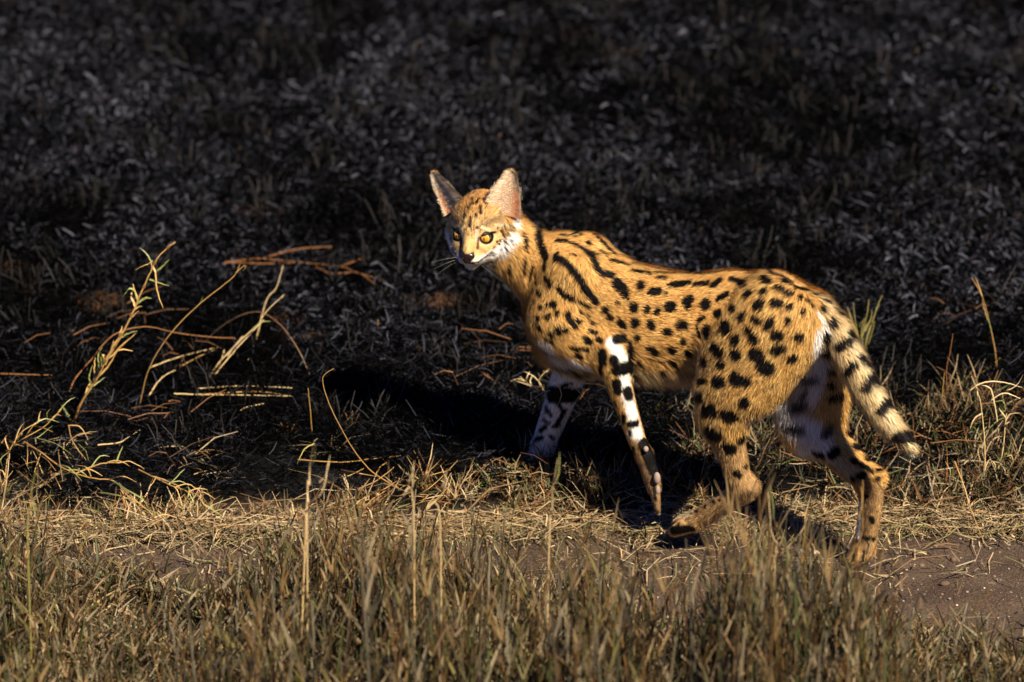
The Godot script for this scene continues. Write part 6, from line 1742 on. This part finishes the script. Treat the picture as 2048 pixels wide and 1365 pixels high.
	stalk("seed_stalk", "pale seed stem leaning right beside the two-pronged one", "grass stem", "stems rising out of the foreground grass", "straw", 0.0026, [[Vector3(-0.362, 0.000, 1.030), Vector3(-0.341, 0.413, 1.050), Vector3(-0.334, 0.441, 1.069), Vector3(-0.312, 0.470, 1.088), Vector3(-0.301, 0.519, 1.078)]], [[Vector3(-0.317, 0.480, 1.074), Vector3(-0.305, 0.499, 1.079), Vector3(-0.298, 0.531, 1.078)]])
	stalk("seed_stalk", "green stem rising highest at the left end of the foreground", "grass stem", "stems rising out of the foreground grass", "green", 0.0026, [[Vector3(-0.809, 0.000, 1.030), Vector3(-0.803, 0.394, 1.050), Vector3(-0.787, 0.423, 1.056), Vector3(-0.794, 0.452, 1.062), Vector3(-0.783, 0.501, 1.075)]], [[Vector3(-0.785, 0.462, 1.065), Vector3(-0.780, 0.482, 1.073), Vector3(-0.780, 0.513, 1.075)]])
	stalk("seed_stalk", "pale stem rising before the long hooked stem", "grass stem", "stems rising out of the foreground grass", "straw", 0.0026, [[Vector3(-0.166, 0.000, 1.030), Vector3(-0.163, 0.426, 1.050), Vector3(-0.180, 0.450, 1.065), Vector3(-0.164, 0.475, 1.080), Vector3(-0.163, 0.514, 1.089)]], [[Vector3(-0.172, 0.482, 1.077), Vector3(-0.164, 0.498, 1.086), Vector3(-0.160, 0.526, 1.089)]])
	stalk("seed_stalk", "forked pale stem rising right of the pale one", "grass stem", "stems rising out of the foreground grass", "straw", 0.0026, [[Vector3(-0.122, 0.000, 1.030), Vector3(-0.119, 0.399, 1.050), Vector3(-0.140, 0.426, 1.054), Vector3(-0.116, 0.452, 1.058), Vector3(-0.109, 0.497, 1.084)]], [[Vector3(-0.124, 0.461, 1.069), Vector3(-0.113, 0.479, 1.080), Vector3(-0.106, 0.509, 1.084)]])
	stalk("seed_stalk", "tall blurred stem rising across the grass tuft by the far forepaw", "grass stem", "stems rising out of the foreground grass", "straw", 0.0026, [[Vector3(0.056, 0.000, 1.030), Vector3(0.062, 0.381, 1.050), Vector3(0.066, 0.426, 1.062), Vector3(0.067, 0.470, 1.074), Vector3(0.075, 0.532, 1.096)]], [[Vector3(0.071, 0.479, 1.079), Vector3(0.077, 0.505, 1.090), Vector3(0.078, 0.544, 1.096)]])
	stalk("seed_stalk", "tall stem rising between the hind legs", "grass stem", "stems rising out of the foreground grass", "straw", 0.0026, [[Vector3(0.438, 0.000, 1.030), Vector3(0.437, 0.331, 1.050), Vector3(0.441, 0.363, 1.068), Vector3(0.429, 0.394, 1.085), Vector3(0.421, 0.474, 1.094)]], [[Vector3(0.431, 0.418, 1.081), Vector3(0.430, 0.446, 1.091), Vector3(0.424, 0.486, 1.094)]])
	stalk("seed_stalk", "brown stem rising before the far hind leg", "grass stem", "stems rising out of the foreground grass", "amber", 0.0026, [[Vector3(0.565, 0.000, 1.030), Vector3(0.570, 0.313, 1.050), Vector3(0.573, 0.358, 1.059), Vector3(0.580, 0.403, 1.069), Vector3(0.573, 0.479, 1.088)]], [[Vector3(0.573, 0.418, 1.074), Vector3(0.577, 0.449, 1.084), Vector3(0.576, 0.491, 1.088)]])
	stalk("seed_stalk", "slanting stem leaning right between the hind paws", "grass stem", "stems rising out of the foreground grass", "straw", 0.0026, [[Vector3(0.395, 0.000, 1.030), Vector3(0.432, 0.313, 1.050), Vector3(0.449, 0.349, 1.063), Vector3(0.473, 0.385, 1.075), Vector3(0.484, 0.416, 1.089)]], [[Vector3(0.466, 0.383, 1.076), Vector3(0.479, 0.399, 1.085), Vector3(0.487, 0.428, 1.089)]])
	stalk("straw_tangle", "fan of amber straws lying slanted at the path edge left of the serval", "straw", "", "amber", 0.0021, [[Vector3(-0.172, 0.060, 0.244), Vector3(-0.145, 0.086, 0.231), Vector3(-0.119, 0.086, 0.156)], [Vector3(-0.271, 0.060, 0.134), Vector3(-0.239, 0.095, 0.190), Vector3(-0.216, 0.081, 0.117)], [Vector3(-0.308, 0.060, 0.201), Vector3(-0.285, 0.106, 0.275), Vector3(-0.267, 0.077, 0.180)], [Vector3(-0.139, 0.060, 0.055), Vector3(-0.116, 0.108, 0.120), Vector3(-0.103, 0.076, 0.003)], [Vector3(-0.288, 0.060, 0.104), Vector3(-0.255, 0.071, 0.091), Vector3(-0.223, 0.083, 0.054)], [Vector3(-0.197, 0.060, 0.193), Vector3(-0.166, 0.078, 0.210), Vector3(-0.135, 0.091, 0.226)], [Vector3(-0.339, 0.060, 0.055), Vector3(-0.308, 0.096, 0.129), Vector3(-0.280, 0.086, 0.068)], [Vector3(-0.258, 0.060, 0.039), Vector3(-0.250, 0.077, 0.041), Vector3(-0.237, 0.086, 0.038)], [Vector3(-0.237, 0.060, 0.131), Vector3(-0.213, 0.090, 0.210), Vector3(-0.188, 0.102, 0.223)], [Vector3(-0.203, 0.060, 0.162), Vector3(-0.183, 0.090, 0.213), Vector3(-0.163, 0.090, 0.214)], [Vector3(-0.195, 0.060, 0.158), Vector3(-0.156, 0.101, 0.203), Vector3(-0.125, 0.100, 0.128)], [Vector3(-0.324, 0.060, 0.013), Vector3(-0.285, 0.109, 0.147), Vector3(-0.256, 0.071, 0.072)], [Vector3(-0.170, 0.060, 0.170), Vector3(-0.152, 0.070, 0.150), Vector3(-0.132, 0.109, 0.234)], [Vector3(-0.177, 0.060, 0.073), Vector3(-0.153, 0.091, 0.113), Vector3(-0.116, 0.088, 0.080)], [Vector3(-0.182, 0.060, 0.073), Vector3(-0.156, 0.105, 0.128), Vector3(-0.135, 0.062, -0.037)], [Vector3(-0.276, 0.060, 0.199), Vector3(-0.258, 0.072, 0.178), Vector3(-0.233, 0.069, 0.131)]])
	stalk("straw_tangle", "loose tangle of thin golden straws at the left edge around the low leafy stalk", "straw", "", "amber", 0.0019, [[Vector3(-0.906, 0.060, 0.045), Vector3(-0.901, 0.076, 0.020), Vector3(-0.894, 0.094, 0.004)], [Vector3(-0.908, 0.060, -0.066), Vector3(-0.877, 0.100, 0.061), Vector3(-0.855, 0.103, 0.120)], [Vector3(-0.879, 0.060, 0.106), Vector3(-0.855, 0.101, 0.240), Vector3(-0.836, 0.110, 0.308)], [Vector3(-0.952, 0.060, 0.154), Vector3(-0.908, 0.116, 0.294), Vector3(-0.873, 0.117, 0.312)], [Vector3(-0.971, 0.060, 0.151), Vector3(-0.940, 0.132, 0.259), Vector3(-0.931, 0.119, 0.159)], [Vector3(-0.864, 0.060, 0.086), Vector3(-0.847, 0.083, 0.126), Vector3(-0.833, 0.095, 0.142)], [Vector3(-0.980, 0.060, -0.148), Vector3(-0.961, 0.079, -0.086), Vector3(-0.930, 0.139, 0.080)], [Vector3(-0.937, 0.060, 0.019), Vector3(-0.905, 0.108, 0.167), Vector3(-0.870, 0.138, 0.279)], [Vector3(-0.871, 0.060, 0.029), Vector3(-0.839, 0.133, 0.245), Vector3(-0.830, 0.129, 0.271)], [Vector3(-0.888, 0.060, 0.183), Vector3(-0.860, 0.121, 0.309), Vector3(-0.857, 0.082, 0.187)], [Vector3(-0.990, 0.060, 0.051), Vector3(-0.950, 0.127, 0.238), Vector3(-0.925, 0.138, 0.291)], [Vector3(-0.873, 0.060, -0.096), Vector3(-0.848, 0.113, 0.109), Vector3(-0.833, 0.119, 0.209)], [Vector3(-0.943, 0.060, 0.009), Vector3(-0.906, 0.136, 0.166), Vector3(-0.903, 0.074, 0.004)], [Vector3(-0.936, 0.060, -0.135), Vector3(-0.913, 0.115, 0.065), Vector3(-0.910, 0.108, 0.107)], [Vector3(-0.974, 0.060, -0.133), Vector3(-0.943, 0.117, 0.019), Vector3(-0.928, 0.101, -0.004)], [Vector3(-0.908, 0.060, 0.020), Vector3(-0.879, 0.103, 0.159), Vector3(-0.847, 0.135, 0.279)], [Vector3(-0.934, 0.060, -0.211), Vector3(-0.906, 0.083, -0.143), Vector3(-0.884, 0.084, -0.120)], [Vector3(-0.989, 0.060, -0.090), Vector3(-0.967, 0.118, 0.020), Vector3(-0.972, 0.082, -0.100)]])
	stalk("straw_tangle", "tangle of thin rusty straws on the dark ground at the right below the tail", "straw", "", "rust", 0.0019, [[Vector3(0.821, 0.060, 0.065), Vector3(0.826, 0.077, 0.018), Vector3(0.831, 0.087, -0.060)], [Vector3(0.693, 0.060, -0.048), Vector3(0.718, 0.089, -0.017), Vector3(0.763, 0.109, -0.027)], [Vector3(0.741, 0.060, -0.061), Vector3(0.746, 0.112, 0.059), Vector3(0.759, 0.127, 0.091)], [Vector3(0.807, 0.060, -0.177), Vector3(0.813, 0.099, -0.095), Vector3(0.836, 0.073, -0.186)], [Vector3(0.708, 0.060, -0.074), Vector3(0.725, 0.114, 0.045), Vector3(0.751, 0.112, 0.042)], [Vector3(0.927, 0.060, -0.247), Vector3(0.944, 0.077, -0.261), Vector3(0.948, 0.129, -0.196)], [Vector3(0.787, 0.060, -0.247), Vector3(0.817, 0.077, -0.236), Vector3(0.839, 0.126, -0.131)], [Vector3(0.725, 0.060, -0.128), Vector3(0.735, 0.111, -0.029), Vector3(0.761, 0.092, -0.108)], [Vector3(0.884, 0.060, -0.299), Vector3(0.904, 0.109, -0.199), Vector3(0.931, 0.108, -0.212)], [Vector3(0.890, 0.060, -0.220), Vector3(0.902, 0.094, -0.163), Vector3(0.941, 0.064, -0.260)], [Vector3(0.833, 0.060, -0.162), Vector3(0.838, 0.121, -0.021), Vector3(0.883, 0.061, -0.193)], [Vector3(0.747, 0.060, -0.179), Vector3(0.758, 0.129, 0.065), Vector3(0.802, 0.070, -0.030)]])

func stone(label: String, at: Vector3, r: float, c: Color, flat: float) -> void:
	var st := SurfaceTool.new()
	st.begin(Mesh.PRIMITIVE_TRIANGLES)
	var n := FastNoiseLite.new()
	n.seed = rng.randi() % 1000
	n.frequency = 0.9
	var rows := 9
	var cols := 14
	for j in rows + 1:
		for i in cols + 1:
			var th := PI * j / rows
			var ph := TAU * (i % cols) / cols
			var u := Vector3(sin(th) * cos(ph), cos(th), sin(th) * sin(ph))
			var k := 1.0 + 0.35 * n.get_noise_3dv(u * 1.3) + 0.12 * n.get_noise_3dv(u * 4.0)
			var v := 1.0 + 0.25 * n.get_noise_3dv(u * 5.0 + Vector3(9, 0, 0))
			st.set_color(Color(c.r * v, c.g * v, c.b * v))
			st.add_vertex(Vector3(u.x, u.y * flat, u.z * 0.85) * r * k)
	for j in rows:
		for i in cols:
			var q := j * (cols + 1) + i
			for t in [q, q + 1, q + cols + 1, q + 1, q + cols + 2, q + cols + 1]: st.add_index(t)
	st.generate_normals()
	var o := made("pebble", st.commit(), paint(0.7, 0.4))
	o.position = at + Vector3(0, ground_y(at.x, at.z) + r * flat * 0.45, 0)
	o.rotation.y = rng.randf() * TAU
	tag(o, label, "pebble", "pebbles on the dirt path")

func build_stones() -> void:
	stone("largest brown pebble, at the left end of the path", Vector3(-0.899, 0, 0.282), 0.0160, Color(0.28, 0.16, 0.09), 0.70)
	stone("cream and rust pebble just left of the far hind paw", Vector3(0.561, 0, 0.271), 0.0085, Color(0.55, 0.42, 0.28), 0.70)
	stone("grey pebble left of the cream and rust one", Vector3(0.536, 0, 0.269), 0.0090, Color(0.22, 0.19, 0.17), 0.60)
	stone("flat pale pebble at the edge of the straw between the hind paws", Vector3(0.461, 0, 0.206), 0.0090, Color(0.55, 0.5, 0.42), 0.45)
	stone("small brown pebble under the near hind heel", Vector3(0.391, 0, 0.255), 0.0060, Color(0.33, 0.2, 0.12), 0.70)
	stone("brown pebble lying in the straw right of the far hind leg", Vector3(0.755, 0, 0.171), 0.0130, Color(0.26, 0.17, 0.11), 0.60)
	stone("reddish pebble at the right end of the straw", Vector3(0.937, 0, 0.171), 0.0130, Color(0.3, 0.18, 0.12), 0.55)
	stone("dull pebble on the path left of centre", Vector3(-0.445, 0, 0.321), 0.0080, Color(0.2, 0.15, 0.12), 0.60)
	stone("pale pebble on bare path among the left grass", Vector3(-0.609, 0, 0.473), 0.0080, Color(0.45, 0.38, 0.32), 0.60)
	stone("tiny pale pebble below the far hind paw", Vector3(0.598, 0, 0.396), 0.0050, Color(0.5, 0.4, 0.3), 0.70)
	stone("tiny pebble on bare path below the near hind paw", Vector3(0.345, 0, 0.351), 0.0050, Color(0.42, 0.33, 0.25), 0.70)
	stone("tiny pebble on bare path at the right", Vector3(0.883, 0, 0.373), 0.0060, Color(0.34, 0.27, 0.2), 0.60)
	# clods of dry earth
	var lump := SphereMesh.new()
	lump.radius = 1.0
	lump.height = 1.6
	lump.radial_segments = 7
	lump.rings = 4
	var clod_at := []
	var clod_tint := []
	for i in 420:
		var x := rng.randf_range(-1.1, 1.1)
		var z := rng.randf_range(0.14, 0.72)
		if lumps.get_noise_2d(x * 1.5 + 7.0, z * 2.0) < -0.05: continue
		var r := 0.0018 + 0.0062 * pow(rng.randf(), 3.5)
		clod_at.append(Transform3D(Basis(Vector3(rng.randf(), 1, rng.randf()).normalized(), rng.randf() * TAU).scaled(Vector3(r * rng.randf_range(0.8, 1.6), r * 0.7, r)), Vector3(x, ground_y(x, z) + 0.0045, z)))
		var v := rng.randf_range(0.085, 0.17)
		clod_tint.append(Color(v, v * 0.69, v * 0.49))
	tag(scatter("dirt_clods", lump, paint(0.95, 0.2), clod_at, clod_tint), "small clods of dry brown earth on the dirt path", "dirt", "", "stuff")
	# fine grit on the path
	var grit := SphereMesh.new()
	grit.radius = 1.0
	grit.height = 1.4
	grit.radial_segments = 6
	grit.rings = 3
	var at := []
	var tint := []
	for i in 5200:
		var x := rng.randf_range(-1.1, 1.1)
		var z := 0.10 + 0.62 * pow(rng.randf(), 1.2)
		var r := 0.0007 + 0.0034 * pow(rng.randf(), 6.0)
		at.append(Transform3D(Basis(Vector3(rng.randf(), 1, rng.randf()).normalized(), rng.randf() * TAU).scaled(Vector3(r, r * 0.8, r)), Vector3(x, ground_y(x, z) + 0.0045, z)))
		var v := rng.randf_range(0.08, 0.22) if rng.randf() < 0.93 else rng.randf_range(0.28, 0.5)
		tint.append(Color(v, v * 0.82, v * 0.65))
	tag(scatter("gravel", grit, paint(0.7, 0.4), at, tint), "fine grit scattered over the dirt path", "gravel", "", "stuff")

# ---------------------------------------------------------------- foreground grass
func fore_tuft(n: int, tall: float, green: float) -> ArrayMesh:
	var s := Soup.new()
	for i in n:
		var an := rng.randf() * TAU
		var p := Vector3(cos(an), 0, sin(an)) * 0.05 * sqrt(rng.randf())
		var lean := absf(rng.randfn(0.0, 0.13))
		var az := rng.randf() * TAU
		var d := Vector3(cos(az) * sin(lean), cos(lean), sin(az) * sin(lean))
		var l := tall * lerpf(0.25, 1.1, pow(rng.randf(), 1.3))
		var bend := Vector3(rng.randf_range(-1, 1), -0.1, rng.randf_range(-1, 1)) * l * rng.randf_range(0.0, 0.22)
		var c := straw_color() * lerpf(0.07, 0.95, pow(rng.randf(), 2.1))
		var r := rng.randf()
		if r < green: c = Color(0.062, 0.080, 0.018) * rng.randf_range(0.4, 1.3)
		elif r < green + 0.28: c = Color(0.19, 0.098, 0.030) * rng.randf_range(0.3, 1.0)
		var w := rng.randf_range(0.0028, 0.0075)
		var pts := []
		for k in 5:
			var t := k / 4.0
			pts.append(p + d * l * t + bend * t * t)
		if rng.randf() < 0.07:      # broken and folded over
			var at := rng.randi_range(2, 3)
			var fold := Vector3(rng.randf_range(-1, 1), rng.randf_range(-0.9, 0.5), rng.randf_range(-1, 1)).normalized()
			for k in range(at, 5): pts[k] = pts[k - 1] + (fold + Vector3(0, -0.25 * (k - at), 0)).normalized() * l * 0.2
		s.blade(pts, w, w * 0.25, d.cross(Vector3(rng.randf_range(-1, 1), 0.1, rng.randf_range(-1, 1))).normalized(), c * 0.12, c)  # root colour darkened to stand for shade deep between the blades
		# side leaves, torn sheaths
		for k in rng.randi_range(0, 3):
			var q: Vector3 = pts[rng.randi_range(1, 4)]
			var a2 := rng.randf() * TAU
			var d2 := Vector3(cos(a2) * 0.6, rng.randf_range(0.3, 1.6), sin(a2) * 0.6).normalized()
			var l2 := rng.randf_range(0.02, 0.07)
			var c2 := c.lerp(straw_color() * 0.65, 0.40)
			s.blade([q, q + d2 * l2 * 0.5, q + d2 * l2 - Vector3(0, l2 * 0.08, 0)], w * 0.9, w * 0.15, d2.cross(Vector3(rng.randf_range(-1, 1), 0.2, rng.randf_range(-1, 1))).normalized(), c2, c2)
	return s.mesh()

func build_foreground() -> void:
	var m := paint(0.6, 0.4)
	m.backlight_enabled = true
	m.backlight = Color(0.25, 0.25, 0.2)
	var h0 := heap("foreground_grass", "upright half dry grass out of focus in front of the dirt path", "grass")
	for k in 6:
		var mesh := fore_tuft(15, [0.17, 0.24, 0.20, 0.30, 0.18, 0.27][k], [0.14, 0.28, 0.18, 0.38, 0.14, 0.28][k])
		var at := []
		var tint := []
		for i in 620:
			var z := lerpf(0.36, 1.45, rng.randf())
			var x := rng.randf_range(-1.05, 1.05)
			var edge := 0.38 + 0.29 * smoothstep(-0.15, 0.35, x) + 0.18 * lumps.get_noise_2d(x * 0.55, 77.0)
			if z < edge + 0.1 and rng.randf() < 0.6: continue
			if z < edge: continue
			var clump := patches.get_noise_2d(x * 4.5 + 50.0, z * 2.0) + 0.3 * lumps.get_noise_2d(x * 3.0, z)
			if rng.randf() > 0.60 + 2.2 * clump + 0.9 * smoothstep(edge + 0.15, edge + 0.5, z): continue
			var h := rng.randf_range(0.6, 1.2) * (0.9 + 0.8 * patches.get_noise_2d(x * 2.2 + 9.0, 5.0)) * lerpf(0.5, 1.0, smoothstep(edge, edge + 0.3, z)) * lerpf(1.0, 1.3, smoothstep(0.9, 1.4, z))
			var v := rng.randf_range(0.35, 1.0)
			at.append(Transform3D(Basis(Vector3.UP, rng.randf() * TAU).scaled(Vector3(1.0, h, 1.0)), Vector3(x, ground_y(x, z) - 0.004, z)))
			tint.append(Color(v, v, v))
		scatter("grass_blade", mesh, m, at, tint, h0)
